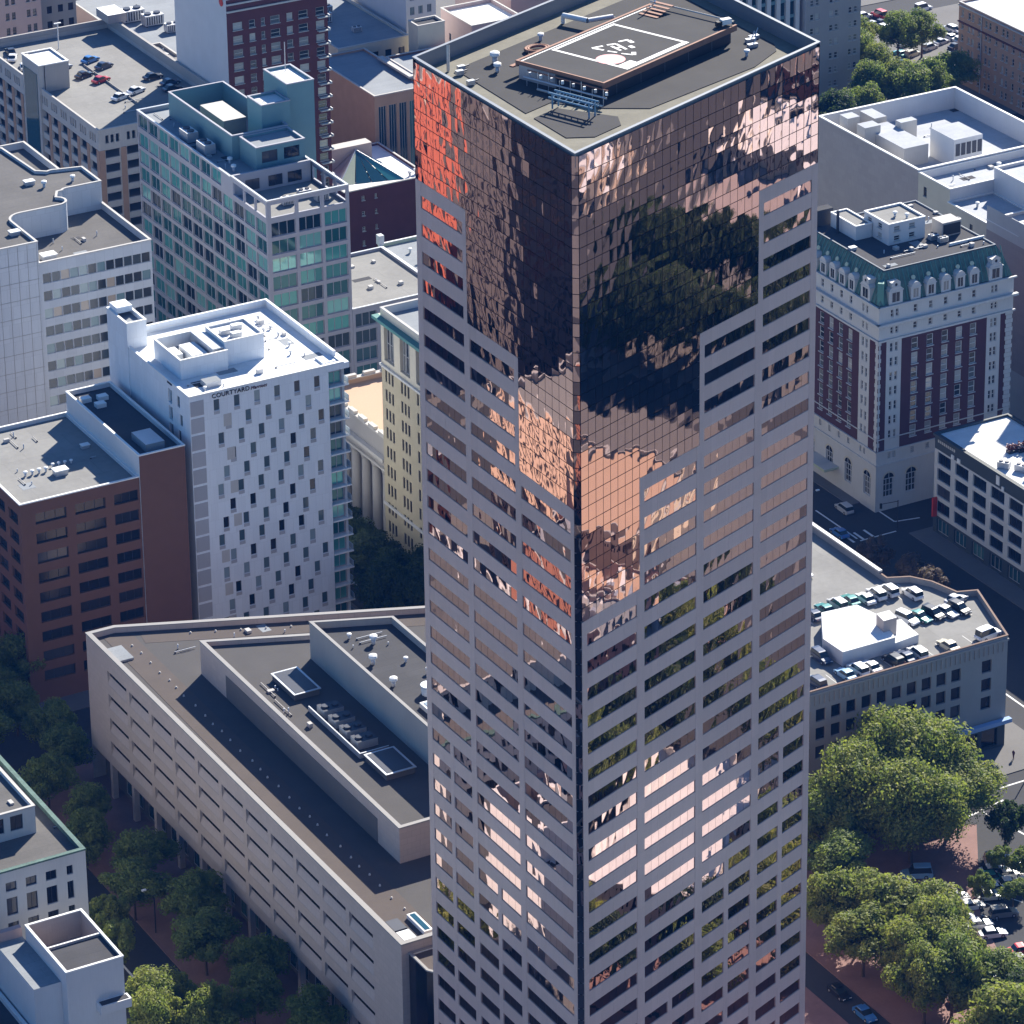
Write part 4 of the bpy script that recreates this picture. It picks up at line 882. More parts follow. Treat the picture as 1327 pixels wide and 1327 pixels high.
def garage():
    T = thing('brick_parking_garage', 'tan and brick multistorey car park with cars on its sunny roof deck', 'parking garage', (315.3, 748.8, 0))
    x0, y0, x1, y1, z = 315.3, 748.8, 345.2, 811, 38.0; F = faces(rect(x0, y0, x1, y1)); mb = MB(); P = 3.25
    def fac(f, L, n, pitch):
        cols = grid(1.4, n, pitch, pitch - 1.6); small = []
        for i in range(n): small += [(1.4 + i * pitch + .1 + k * 1.2, 1.4 + i * pitch + .9 + k * 1.2) for k in range(3)]
        wall(T, mb, f, 0, L, z - 4.2, z, 'concrete_light', rows=[(z - 3.2, z - 1.4, small)], depth=.5, kind=None)
        wall(T, mb, f, 0, L, 0, z - 4.2, 'concrete_light', rows=floors(z - 4.6, 10, P, 1.9, cols), depth=.5, kind=None)
        pr = MB(); pr.box(-.62, .62, -.14, .3, 0, z - 4.6, 'brick_tan'); pm = pr.mesh('brick_pier')
        for i in range(n + 1): link('brick_pier', pm, T, f.P(max(.63, min(L - .63, .6 + i * pitch)), .01, 0), f.th)
    fac(F[0], F[0].L, 6, 4.9); fac(F[3], F[3].L, 12, 5.08)
    for i in (1, 2): wall(T, mb, F[i], 0, F[i].L, 0, z, 'concrete_light')
    mb.obj('wall', T)
    b = MB()
    for k in range(11): b.box(x0 + .55, x1 - .3, y0 + .55, y1 - .3, z - 4.9 - k * P, z - 4.6 - k * P, 'concrete')
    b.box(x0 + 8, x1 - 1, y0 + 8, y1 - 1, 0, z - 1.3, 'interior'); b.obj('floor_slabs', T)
    roof(T, rect(x0, y0, x1, y1), z, drop=.9, t=.3, wallm='concrete_light', cope='concrete_light', top='deck_roof')
    b = MB(); b.box(x1 - .4, x1 + .2, y0, y1, z + .13, z + 2.2, 'concrete'); b.box(x0, x1 - .41, y1 - .5, y1, z + .13, z + 1.3, 'concrete'); b.obj('high_parapet', T)
    p = rect(316.2, 778.6, 321.8, 788.2); b = MB(); q = faces(p)
    for i in (0, 1, 2): wall(T, b, q[i], 0, q[i].L, z - .9, 43.2, 'concrete')
    b.obj('stair_wall', T)
    b = MB(); b.box(314.9, 316.19, 779, 788, 0, 43.2, 'concrete_light'); b.box(314.75, 314.88, 780, 787, 1, 41, G['teal_low']); b.obj('stair_front', T)
    roof(T, rect(314.9, 778.6, 321.8, 788.2), 43.3, drop=.3, t=.3, wallm='concrete', cope='white_paint', top='white_roof', name='stair_roof')
    b = MB(); b.box(342.5, 347, 804.5, 811, z + 2.25, z + 4.2, 'concrete', top='white_roof'); b.obj('lift_head', T)
    b = MB(); b.box(345.3, 351.5, 776, 784, 30, z - .6, 'concrete', top='deck_roof'); b.obj('annex_box', T)
    b = MB(); b.box(330, 330.12, 762, 790, z - .9, z - .45, 'concrete'); tag(b.obj('ramp_rail'), 'thin dark rail down the middle of the tan car park roof', 'rail')
    l = thing('lamp_post', 'white lamp post at the back of the tan car park roof', 'lamp', (329.8, 803.2, 37.1))
    b = MB(); b.tube((329.8, 803.2, 37.1), (329.8, 803.2, 43), .12, 'white_paint'); b.obj('pole', l); b = MB(); b.box(329.0, 330.6, 803.0, 803.4, 43, 43.2, 'white_paint'); b.obj('lamp_head', l)
garage()

def redbrick():
    T = thing('red_brick_tower', 'tall red brick apartment tower with a blank white side wall', 'building', (344.5, 748.6, 0))
    x0, y0, x1, y1, z = 345.6, 748.6, 369.3, 775, 61.5; F = faces(rect(x0, y0, x1, y1)); mb = MB(); P = 3.02
    cols = [(1.4, 3.6), (5.2, 6.6), (8.0, 8.9), (10.2, 12.4), (14.0, 15.4), (16.8, 19.0)]
    wall(T, mb, F[0], 0, 20.3, 0, z, 'brick_dark', rows=floors(z - 5.4, 17, P, 1.7, cols), depth=.2, kind='smallb')
    wall(T, mb, F[0], 20.3, F[0].L, 0, z, 'brick_dark', rows=floors(z - 5.4, 17, P, 1.7, [(20.9, 22.9)]), depth=.2, kind='smallb')
    wall(T, mb, F[1], 0, F[1].L, 0, z, 'brick_dark', rows=floors(z - 5.4, 17, P, 1.7, grid(2, 7, 3.5, 1.6)), depth=.2, kind='fill'); wall(T, mb, F[2], 0, F[2].L, 0, z, 'brick_dark'); wall(T, mb, F[3], 0, F[3].L, 0, z + 4, 'white_wall')
    mb.obj('wall', T); roof(T, rect(x0, y0, x1, y1), z, drop=.8, t=.3, wallm='brick_dark', cope='concrete_light', top='grey_roof')
    for zz in (z - 1.0, z - 2.6):
        b = MB(); b.box(x0, x1 + .3, y0 - .35, y0 - .01, zz - .35, zz, 'concrete_light'); b.obj('cornice', T)
    bal = MB(); bal.box(-1.3, 1.5, -.9, 0, 0, .22, 'concrete_light'); bal.box(1.3, 1.5, -.85, 1.6, .22, .5, 'white_paint'); bal = bal.mesh('balcony')
    for k in range(17): link('balcony', bal, T, (x1 - 1.3, y0 - .01, z - 7.7 - k * P))
    b = MB(); b.cyl(0, 0, 0, .1, .9, 'red_paint', n=16); o = b.obj('round_sign', T, off=False); o.location = (1.02, 2.2, 60.4); o.rotation_euler = (0, rad(-90), 0)
redbrick()

def darkred():
    T = thing('dark_red_brick_building', 'dark red brick party wall with few tiny windows, between teal block and tower', 'building', (369.6, 745.2, 0))
    x0, y0, x1, y1, z = 370.3, 745.2, 391.0, 769, 14.2; 
    p = rect(x0, y0, x1, y1); F = faces(p); mb = MB()
    wall(T, mb, F[0], 0, F[0].L, 0, z, 'brick_dark', rows=[(11.6, 12.6, [(4.2, 4.9), (7.4, 7.9)]), (8.0, 9.0, [(4.2, 4.9), (7.4, 7.9)]), (4.4, 5.4, [(4.2, 4.9), (7.4, 7.9)]), (1.0, 2.2, [(4.2, 4.8)])], kind='smallb', depth=.15)
    for i in (1, 2, 3): wall(T, mb, F[i], 0, F[i].L, 0, z, 'brick_dark')
    mb.obj('wall', T); roof(T, p, z, drop=.5, t=.3, wallm='brick_dark', cope='concrete_light', top='white_roof')
    b = MB(); b.box(373.4, 383.5, 757.5, 760.5, z - .49, 19.4, 'pinkish', top='concrete_light'); b.obj('pink_wall', T)
    D, E_, C, A, ap = (371.8, 750.6, 13.75), (386.0, 747.0, 13.75), (386.8, 757.3, 13.75), (372.5, 757.3, 13.75), (379.3, 757.0, 18.6)
    def L(P, Q, t): return tuple(P[i] + (Q[i] - P[i]) * t for i in range(3))
    for P_, Q_, mats in ((A, D, ('galvanised', 'galvanised')), (D, E_, ('pale_green', G['teal_low'], G['teal_low'], G['teal'])), (E_, C, ('galvanised', G['teal_low']))):
        n = len(mats)
        for k in range(n):
            b = MB(); b.face([L(P_, Q_, k / n + .01), L(P_, Q_, (k + 1) / n - .01), ap], mats[k]); b.obj('skylight_pane', T)
    for Q_ in (D, E_): b = MB(); b.tube(Q_, ap, .14, 'galvanised'); b.obj('skylight_rib', T)
    for i, (x, y, l) in enumerate([(387.8, 748, 'first dark flue on the white roof by the tower edge'), (389.6, 748.6, 'second dark flue on the white roof by the tower edge')]): roofthing(VENT, x, y, 13.7, l, 'flue', 'flues on the dark red building', s=1.2)
    g = thing('pale_green_building', 'low pale green building with a plain side wall and grey roof', 'building', (356, 668, 0))
    p = rect(356.2, 660, 392, 702); b = MB(); F = faces(p)
    for i in range(4): wall(g, b, F[i], 0, F[i].L, 0, 20.2, 'pale_green')
    b.obj('wall', g); roof(g, p, 20.2, drop=.7, t=.3, wallm='pale_green', cope='white_paint', top='bluegrey_roof')
    b = MB(); b.box(355.95, 357.1, 700.8, 702.2, 20.35, 22.4, 'white_wall'); b.obj('chimney', g)
    for i, (x, y, l) in enumerate([(360.5, 696, 'white vent behind the pale green parapet, left one'), (363, 693, 'white vent behind the pale green parapet, right one'), (359.4, 690, 'small vent nearest the tower on the pale green building')]): roofthing(VENT, x, y, 19.5, l, 'vent', 'vents on the pale green building', s=1.0)
darkred()

def oldbank():
    T = thing('columned_bank', 'old classical stone bank with giant columns and a peach-coloured flat roof', 'building', (310, 610, 0))
    x0, y0, x1, y1, z = 310, 609.6, 338, 638, 23.5; p = rect(x0, y0, x1, y1); F = faces(p); mb = MB()
    for i in (0, 1, 2): wall(T, mb, F[i], 0, F[i].L, 0, z, 'concrete_light')
    wall(T, mb, F[3], 0, F[3].L, 17.2, z, 'concrete')
    mb.face([(x0 + 2.4, y1, 0), (x0 + 2.4, y0, 0), (x0 + 2.4, y0, 17.2), (x0 + 2.4, y1, 17.2)], 'concrete'); mb.face([(x0, y1, 17.2), (x0, y0, 17.2), (x0 + 2.4, y0, 17.2), (x0 + 2.4, y1, 17.2)], 'concrete')
    mb.box(x0 + .3, x0 + 2.4, y1 - 1.5, y1, 0, 17.19, 'concrete'); mb.obj('wall', T)
    roof(T, p, z, drop=1.1, t=.5, wallm='tan_roof', cope='concrete_light', top='tan_roof', cth=.2, copew=.9)
    b = MB(); b.box(x0 - 1.0, x0 - .01, y0 - .2, y1 + .5, 19.2, 19.9, 'concrete_light'); b.box(x0 - .5, x0 - .01, y0, y1, 17.2, 17.6, 'concrete_light'); b.obj('cornice', T)
    cm = MB(); cm.cyl(0, 0, 1.0, 15.6, 1.0, 'concrete', n=14, r2=.85); cm.box(-1.2, 1.2, -1.2, 1.2, 0, 1.0, 'concrete'); cm.cyl(0, 0, 15.6, 16.9, .9, 'concrete', n=12, r2=1.3); cm.box(-1.25, 1.25, -1.25, 1.25, 16.9, 17.19, 'concrete'); cm = cm.mesh('column')
    for k in range(6): link('column', cm, T, (x0 + 1.15, y0 + 2.2 + k * 4.2, .13))
    blk = MB(); blk.box(-.35, .5, -1.2, 1.2, 0, .55, 'concrete_light'); blk = blk.mesh('parapet_block')
    for k in range(7): link('parapet_block', blk, T, (x0 + .3, y0 + 2 + k * 4, z + .21))
    for k in range(7): link('parapet_block', blk, T, (x0 + 3 + k * 4, y1 - .4, z + .21), rad(90))
    Y = thing('yellow_brick_tower', 'narrow yellow brick office tower with teal cornice squeezed left of the mirror tower', 'building', (309.3, 595, 0))
    x0, y0, x1, y1, z = 309.3, 572, 333, 609.3, 50.0; p = rect(x0, y0, x1, y1); F = faces(p); mb = MB(); f = F[3]
    # u runs from the back (y1) toward the front
    grp = []
    for g in range(6): grp += [(1.3 + g * 6.1 + k * 1.25, 1.3 + g * 6.1 + k * 1.25 + .75) for k in range(3)]
    wall(Y, mb, f, 0, f.L, 0, 39.0, 'yellow_brick', rows=floors(38.3, 10, 3.75, 2.3, grp), depth=.25, kind='plainblack')
    wall(Y, mb, f, 0, f.L, 39.0, 47.6, 'terracotta_cream', rows=[(40.2, 46.8, [(1.2 + g * 6.1, 5.0 + g * 6.1) for g in range(6)])], depth=.7, kind=None)
    wall(Y, mb, f, 0, f.L, 47.6, z, 'terracotta_cream')
    for i in (0, 1, 2): wall(Y, mb, F[i], 0, F[i].L, 0, z, 'yellow_brick')
    mb.obj('wall', Y); roof(Y, p, z, drop=1.4, t=.4, wallm='terracotta_white', cope='concrete_light', top='bluegrey_roof')
    for g in range(6):
        for k in range(3): link('window', winmesh(.95, 6.4, 'sashdark'), Y, f.P(1.9 + g * 6.1 + k * 1.2, 40.3, .6), f.th)
    b = MB(); b.box(x0 - 1.3, x0 - .01, y0, y1 + 1.0, 47.9, 48.5, 'green_trim'); b.box(x0 - .8, x0 - .01, y0, y1 + .5, 47.5, 47.89, 'green_copper'); b.box(x0 - .01, x1, y1 + .01, y1 + 1.0, 47.9, 48.5, 'pale_green'); b.obj('cornice', Y)
    b = MB(); b.box(x0 - .5, x0 - .01, y0, y1, 38.9, 39.3, 'terracotta_white'); b.box(x0 - .3, x0 - .01, y0, y1, 11.2, 11.7, 'terracotta_white'); b.obj('string_course', Y)
oldbank()

def benson():
    T = thing('grand_brick_hotel', 'ornate brick and white terracotta hotel with green copper mansard and dormers', 'building', (397, 579.5, 0))
    x0, y0, x1, y1 = 397.0, 579.5, 427.2, 611.0; F = faces(rect(x0, y0, x1, y1)); mb = MB(); W = 'terracotta_white'
    wcols = [7.35, 10.75, 14.1, 17.3, 20.5]; zs = [34.0 - k * 2.95 for k in range(8)]
    def front(f, flip, L, wc, bays, quoin):
        m = (lambda a, c: (L - c, L - a)) if flip else (lambda a, c: (a, c))
        mainc = [m(u, u + 1.45) for u in wc]; bayc = []
        for a, c in bays: bayc += [m(a + .8, a + 1.45), m(c - 1.45, c - .8)]
        # base, two arcaded storeys
        base = [(10.6, 11.8, [m(u + .3, u + 1.1) for u in wc] + bayc)]
        wall(T, mb, f, 0, L, 0, 8.6 + 3.8, W, rows=[(2.6, 6.4, [m(u - .55, u + 1.75) for u in ([2.3] + wc[::2])])] + base, depth=.35, kind='arch')
        for u in ([2.3] + wc[::2]):
            a, c = m(u - .55, u + 1.75); b = MB(); n = 10
            for i in range(n):
                t0, t1 = math.pi * i / n, math.pi * (i + 1) / n; P0 = (math.cos(t0), math.sin(t0)); P1 = (math.cos(t1), math.sin(t1))
                b.face([(1.5 * P0[0], -.05, 1.5 * P0[1]), (1.15 * P0[0], -.05, 1.15 * P0[1]), (1.15 * P1[0], -.05, 1.15 * P1[1]), (1.5 * P1[0], -.05, 1.5 * P1[1])], 'terracotta_cream'); b.face([(0, -.02, 0), (1.15 * P0[0], -.02, 1.15 * P0[1]), (1.15 * P1[0], -.02, 1.15 * P1[1])], G['black'])
            b.box(-1.15, 1.15, -.07, -.025, .0, .12, W); b.box(-.05, .05, -.07, -.025, .12, 1.14, W); link('arched_fanlight', b.mesh('arched_fanlight'), T, f.P((a + c) / 2, 6.45), f.th)
        # brick shaft with white bays
        segs = []; cur = 0.0; edges = sorted([m(a, c) for a, c in bays])
        for a, c in edges: segs += [(cur, a, 'brick_benson'), (a, c, W)]; cur = c
        segs.append((cur, L, 'brick_benson'))
        for a, c, mt in segs:
            if mt == W: wall(T, mb, f, a, c, 12.4, 35, W, rows=[(z - 1.75, z, bayc) for z in zs if z > 14.2], depth=.2, kind='sashdark')
            else: wall(T, mb, f, a, c, 12.4, 35, mt, rows=[(z - 2.3, z, mainc) for z in zs if z > 14.2], depth=.18, kind='sash')
        wall(T, mb, f, 0, L, 35, 38.3, W, rows=[(35.9, 37.2, [(a + .3, c - .3) for a, c in mainc] + bayc)], depth=.2, kind='sashdark')
        wall(T, mb, f, 0, L, 38.3, 41.7, W, rows=[(39.2, 40.7, [(a + .3, c - .3) for a, c in mainc] + bayc)], depth=.2, kind='sashdark')
        # corner quoins, white trim of the window columns, bay edges
        for (a, c) in quoin:
            a, c = m(a, c); b = MB(); u = (a + c) / 2; w = (c - a) / 2
            for k in range(26): b.box(-w - (.1 if k % 2 else -.08), w + (.1 if k % 2 else -.08), -.07, .02, k * .86, k * .86 + .8, W)
            link('quoin_strip', b.mesh('quoin_strip'), T, f.P(u, 12.5), f.th)
        for zz, pr, h in ((12.4, .3, .35), (9.6, .25, .3), (35.0, .35, .35), (38.3, .75, .45), (41.7, .45, .3), (14.9, .12, .18)):
            b = MB(); b.box(-L / 2 - pr, L / 2 + pr, -pr, .0, -h, 0, W); link('cornice', b.mesh('cornice'), T, f.P(L / 2, zz, -.004), f.th)
        b = MB()
        for k in range(int(L / .62)): b.box(-L / 2 + k * .62, -L / 2 + k * .62 + .3, -.6, -.31, 0, .22, W)
        link('dentils', b.mesh('dentils'), T, f.P(L / 2, 37.6), f.th)
    front(F[0], False, F[0].L, wcols, [(1.75, 5.1), (24.3, 27.4)], [(.02, .45), (28.6, 30.1)])
    front(F[3], True, F[3].L, [8.7, 11.9, 15.1, 18.3, 21.5], [(2.9, 6.4), (24.6, 27.6)], [(.02, .9)])
    for i in (1, 2): wall(T, mb, F[i], 0, F[i].L, 0, 41.7, W if i == 2 else 'brick_benson')
    mb.obj('wall', T)
    # copper mansard, ribbed, with dormers
    zb, zt, ins = 41.75, 47.4, 2.3; o = rect(x0 + .2, y0 + .2, x1 - .2, y1 - .2); mid = inset(o, ins * .55); i2 = inset(o, ins); b = MB(); zm = zb + 3.6
    for k in range(4):
        j = (k + 1) % 4
        b.face([(*o[k], zb), (*o[j], zb), (*mid[j], zm), (*mid[k], zm)], 'green_copper'); b.face([(*mid[k], zm), (*mid[j], zm), (*i2[j], zt), (*i2[k], zt)], 'green_copper')
    b.obj('mansard_roof', T)
    b = MB(); b.face([(*p, zt - .02) for p in i2], 'dark_roof'); b.obj('roof', T)
    b = MB(); i3 = inset(i2, .3); 
    for k in range(4):
        j = (k + 1) % 4; b.face([(*i2[k], zt), (*i2[j], zt), (*i2[j], zt + .25), (*i2[k], zt + .25)], 'navy_band'); b.face([(*i2[k], zt + .25), (*i2[j], zt + .25), (*i3[j], zt + .25), (*i3[k], zt + .25)], 'bluegrey_roof'); b.face([(*i3[j], zt), (*i3[k], zt), (*i3[k], zt + .25), (*i3[j], zt + .25)], 'bluegrey_roof')
    b.obj('roof_kerb', T)
    rib = MB(); rib.tube((0, -.08, 0), (0, ins * .55 - .08, zm - zb), .1, 'green_trim'); rib.tube((0, ins * .55 - .08, zm - zb), (0, ins - .08, zt - zb), .1, 'green_trim'); rib = rib.mesh('copper_rib')
    # dormers
    def dormer(w, h, big):
        d = MB(); d.box(-w / 2, w / 2, -.12, 1.9, 0, h * .78, W); n = 8
        d.box(-w / 2 - .15, w / 2 + .15, -.25, 1.9, h * .78, h * .82, W)
        pts = [(math.cos(math.pi * k / n) * w * .48, h * .82 + math.sin(math.pi * k / n) * (h * (.30 if not big else .22))) for k in range(n + 1)]
        d.face([(x, -.18, z) for x, z in reversed(pts)][::-1] and [(x, -.18, z) for x, z in pts[::-1]], W)
        for k in range(n): (xa, za), (xb, zc) = pts[k], pts[k + 1]; d.face([(xb, -.18, zc), (xa, -.18, za), (xa, 2.2, za), (xb, 2.2, zc)], W)
        d.face([(-w * .27, -.14, h * .12), (w * .27, -.14, h * .12), (w * .27, -.14, h * .68), (-w * .27, -.14, h * .68)], G['dark'])
        d.box(-.04, .04, -.17, -.135, h * .12, h * .68, W)
        if big:
            d.box(-w * .32, w * .32, -.1, 1.6, h * 1.0, h * 1.28, W); d.face([(.3 * math.cos(a * math.pi / 6), -.12, h * 1.15 + .3 * math.sin(a * math.pi / 6)) for a in range(12)], 'black_paint')
            d.face([(-w * .34, -.14, h * 1.28), (w * .34, -.14, h * 1.28), (0, -.14, h * 1.5)], W)
        return d.mesh('dormer')
    sm_, bg_ = dormer(2.1, 3.1, 0), dormer(3.0, 3.3, 1)
    oval = MB(); oval.cyl(0, 0, 0, .25, .42, 'pale_green', n=10); oval = oval.mesh('round_dormer')
    for f, cols, bigs in ((F[0], wcols, (3.6, 26.0)), (F[3], [F[3].L - u - 1.4 for u in (8.7, 11.9, 15.1, 18.3, 21.5)], (F[3].L - 4.7, F[3].L - 26))):
        for u in cols:
            link('dormer', sm_, T, f.P(u + .72, zb, .15), f.th)
            o_ = link('round_dormer', oval, T, f.P(u + .72, zb + 3.9, 1.15), f.th); o_.rotation_euler = (rad(60), 0, f.th)
        for u in bigs: link('dormer', bg_, T, f.P(u, zb, .1), f.th)
        k = 1.2
        while k < f.L - 1: link('copper_rib', rib, T, f.P(k, zb, .22), f.th); k += 1.05
    b = MB(); b.prism([(x0 + .15, y0 + 1.0), (x0 + 1.0, y0 + .15), (x0 + 2.2, y0 + 1.8), (x0 + 1.8, y0 + 2.2)], zb, zb + 4.4, 'green_trim'); b.obj('corner_hip', T)
    # awning over the side entrance
    b = MB(); b.box(x0 - 3.2, x0 - .01, 592, 600, 4.0, 4.5, 'pale_green', top='concrete_light'); b.obj('entrance_canopy', T)
    # penthouse on the roof
    P = rect(407.4, 592.2, 415.6, 600.4); m = MB(); q = faces(P)
    for i in range(4): wall(T, m, q[i], 0, q[i].L, zt, 51.6, 'white_wall', rows=floors(51.0, 2, 1.9, 1.0, grid(1.2, 2, 3.4, 1.3)) if i in (0, 3) else [], kind='smallb', depth=.15)
    m.obj('penthouse_wall', T); roof(T, P, 51.6, drop=.3, t=.25, wallm='white_wall', cope='white_paint', top='deck_roof', name='penthouse_roof')
    P = rect(403.6, 597.5, 407.2, 606); m = MB(); [wall(T, m, g, 0, g.L, zt, 50.2, 'white_wall') for g in faces(P)]; m.obj('annex_wall', T); roof(T, P, 50.2, drop=.2, t=.2, wallm='white_wall', cope='white_paint', top='deck_roof', name='annex_roof')
    b = MB(); b.box(418.4, 422.6, 590.5, 594, zt, 50.2, 'concrete', top='concrete_light'); b.box(418.6, 422.4, 590.38, 590.49, zt + .3, 49.8, 'black_paint'); b.obj('plant_box', T)
    b = MB(); b.box(401.2, 404.8, 607, 609, zt, 50.6, 'dark_roof'); b.box(402.6, 403, 602.2, 602.6, zt, 52, 'dark_metal'); b.obj('plant_box', T)
    b = MB(); b.box(417.2, 425, 586.2, 586.5, zt, zt + .5, 'white_paint'); b.obj('white_kerb', T)
    for i, (x, y) in enumerate([(411.2, 595.8), (412.6, 593.9)]): roofthing(VENT, x, y, 51.3, ['dark stubby vent at the back of the white roof hut on the mansard hotel', 'dark stubby vent at the front of the white roof hut on the mansard hotel'][i], 'vent', 'vents on the mansard hotel')
    for i, (x, y) in enumerate([(416.4, 590.5), (417.2, 588.6), (424.6, 595)]): roofthing(AC, x, y, zt, ['condenser right beside the white roof hut', 'condenser at the front of the dark roof edge beside the white roof hut', 'condenser near the right back corner of the mansard hotel roof'][i], 'air conditioner', 'units on the mansard hotel', s=.7)
    roofthing(HATCH, 400.6, 594, zt, 'white hatch on the left roof edge of the mansard hotel', 'roof hatch', None, s=.9)
benson()

def whites():
    T = thing('white_rooftop_block', 'pale building with blank pinkish side wall and sunken white roof behind the mansard hotel', 'building', (445.5, 637.5, 0))
    x0, y0, x1, y1, z = 445.5, 637.6, 480, 674.2, 40.0; p = rect(x0, y0, x1, y1); m = MB()
    for i, f in enumerate(faces(p)): wall(T, m, f, 0, f.L, 0, z, 'cement_pink')
    m.obj('wall', T); roof(T, p, z, drop=4.6, t=.4, wallm='white_wall', cope='white_paint', top='dull_white_roof')
    b = MB(); b.box(450.5, 456.5, 650, 665, 35.41, 39.6, 'concrete_light', top='dull_white_roof'); b.box(448, 451, 667, 670, 35.41, 41.2, 'concrete_light', top='dull_white_roof'); b.box(448, 451.8, 660.5, 663.6, 35.41, 41.2, 'concrete_light', top='dull_white_roof')
    b.box(456.51, 460.5, 660, 662, 35.41, 40.9, 'concrete_light', top='dull_white_roof'); b.box(454, 457, 666, 671.5, 35.41, 40.4, 'concrete_light', top='dull_white_roof'); b.obj('roof_boxes', T)
    b = MB(); b.box(459, 466, 644.5, 653, 35.41, 41.6, 'white_wall', top='dull_white_roof'); b.obj('roof_house', T)
    for k in range(5):
        b = MB(); b.box(459.4 + k * 1.35, 460.4 + k * 1.35, 644.4, 644.49, 38.0, 40.6, 'dark_metal'); b.obj('louvre', T)
    C = thing('cream_stepped_block', 'cream painted building with small windows stepping down beside the blank pinkish wall', 'building', (445, 602, 0))
    def blk(x0, y0, x1, y1, z, wallm, nm, rows=None, drop=.7, top='dull_white_roof', z0=0):
        p = rect(x0, y0, x1, y1); m = MB()
        for i, f in enumerate(faces(p)): wall(C, m, f, 0, f.L, z0, z, wallm if i == 3 else 'white_wall', rows=(rows or {}).get(i, []), kind='small', depth=.2)
        m.obj(nm, C); roof(C, p, z, drop=drop, t=.3, wallm='white_wall', cope='white_paint', top=top, name=nm + '_roof')
    blk(445.5, 626.5, 478, 637.55, 39.6, 'terracotta_cream', 'upper_wall', {3: [(35.2, 37.2, [(1.9, 3.0)]), (30.6, 32.4, [(1.9, 3.0)]), (35.2, 37.2, [(7.0, 8.1)])][:2]}, drop=1.6)
    blk(445.0, 613, 456, 626.45, 37.0, 'terracotta_cream', 'middle_wall', {3: [(33.0, 35.0, [(2.4, 3.5), (7.5, 8.6)]), (28.6, 30.4, [(2.4, 3.5), (7.5, 8.6)])]}, drop=.3)
    blk(456.05, 602.4, 480, 626.45, 42.2, 'white_wall', 'back_block', {3: [(38.2, 40.2, [(14.5, 15.6), (19, 20.1)])]}, drop=.6)
    # brick front with white arches
    B = thing('arched_brick_hotel_wing', 'brick hotel wing with tall white arches cut by the right picture edge', 'building', (444.8, 602, 0))
    f = Fc((444.8, 598), (474, 598)); m = MB()
    wall(B, m, f, 0, f.L, 0, 9.5, 'terracotta_white'); wall(B, m, f, 0, f.L, 9.5, 27, 'brick_benson', rows=floors(26, 5, 3.2, 2.2, grid(3.2, 4, 6.2, 2.8)), kind='sashdark')
    wall(B, m, f, 0, f.L, 27, 37.5, 'brick_benson', rows=[(28.5, 35.4, grid(3.2, 4, 6.2, 2.8))], kind='sashdark'); wall(B, m, f, 0, f.L, 37.5, 41, 'terracotta_white')
    g = Fc((444.8, 612.95), (444.8, 598)); wall(B, m, g, 0, g.L, 0, 9.5, 'terracotta_white'); wall(B, m, g, 0, g.L, 9.5, 36.0, 'cement_pink'); wall(B, m, g, 0, g.L, 36.0, 41, 'terracotta_white')
    wall(B, m, Fc((474, 598), (474, 602.3)), 0, 4.3, 0, 41, 'brick_benson'); m.obj('wall', B)
    roof(B, rect(444.8, 598, 474, 602.35), 41, drop=.5, t=.3, wallm='white_wall', cope='white_paint', top='dull_white_roof')
    roof(B, rect(444.8, 602.36, 456.0, 612.95), 38.0, drop=.5, t=.3, wallm='white_wall', cope='white_paint', top='dull_white_roof', name='side_roof')
    for k in range(4):
        for zz in (26.9, 37.4):
            b = MB(); b.box(444.8, 474, 597.6, 597.99, zz - .3 + k * .0, zz + .2, 'terracotta_white') if k == 0 else None
            if k == 0: b.obj('cornice', B)
        b = MB(); u = 444.8 + 3.2 + k * 6.2
        n = 10
        for i in range(n):
            a, c = math.pi * i / n, math.pi * (i + 1) / n; r0, r1 = 1.45, 1.95
            b.face([(u + 1.4 + r1 * math.cos(a), 597.93, 35.0 + r1 * math.sin(a)), (u + 1.4 + r0 * math.cos(a), 597.93, 35.0 + r0 * math.sin(a)), (u + 1.4 + r0 * math.cos(c), 597.93, 35.0 + r0 * math.sin(c)), (u + 1.4 + r1 * math.cos(c), 597.93, 35.0 + r1 * math.sin(c))], 'terracotta_white')
        b.box(u - .55, u - .05, 597.9, 597.99, 28, 35, 'terracotta_white'); b.box(u + 2.85, u + 3.35, 597.9, 597.99, 28, 35, 'terracotta_white'); b.obj('arch', B)
    for i, (x, y, z, s, l) in enumerate([(449, 622, 36.7, 1.0, 'small white vent alone on the cream lower roof'), (460, 612, 41.6, 1.3, 'white tank-like vent, left of two on the back white roof'), (463, 609, 41.6, 1.2, 'white tank-like vent, right of two on the back white roof'), (463, 634.5, 38, 1.2, 'white vent in the shaded well between the white blocks')]): roofthing(VENT, x, y, z, l, 'vent', 'vents on the white blocks', s=s)
    for i in range(5): roofthing(AC, 466 + i * 2.8, 628.6, 39.8 if False else 38.0, ['leftmost', 'second', 'middle', 'fourth', 'rightmost'][i] + ' of the white condensers lined up on the cream block roof', 'air conditioner', 'condensers on the cream block', rz=rad(90), s=.8)
whites()

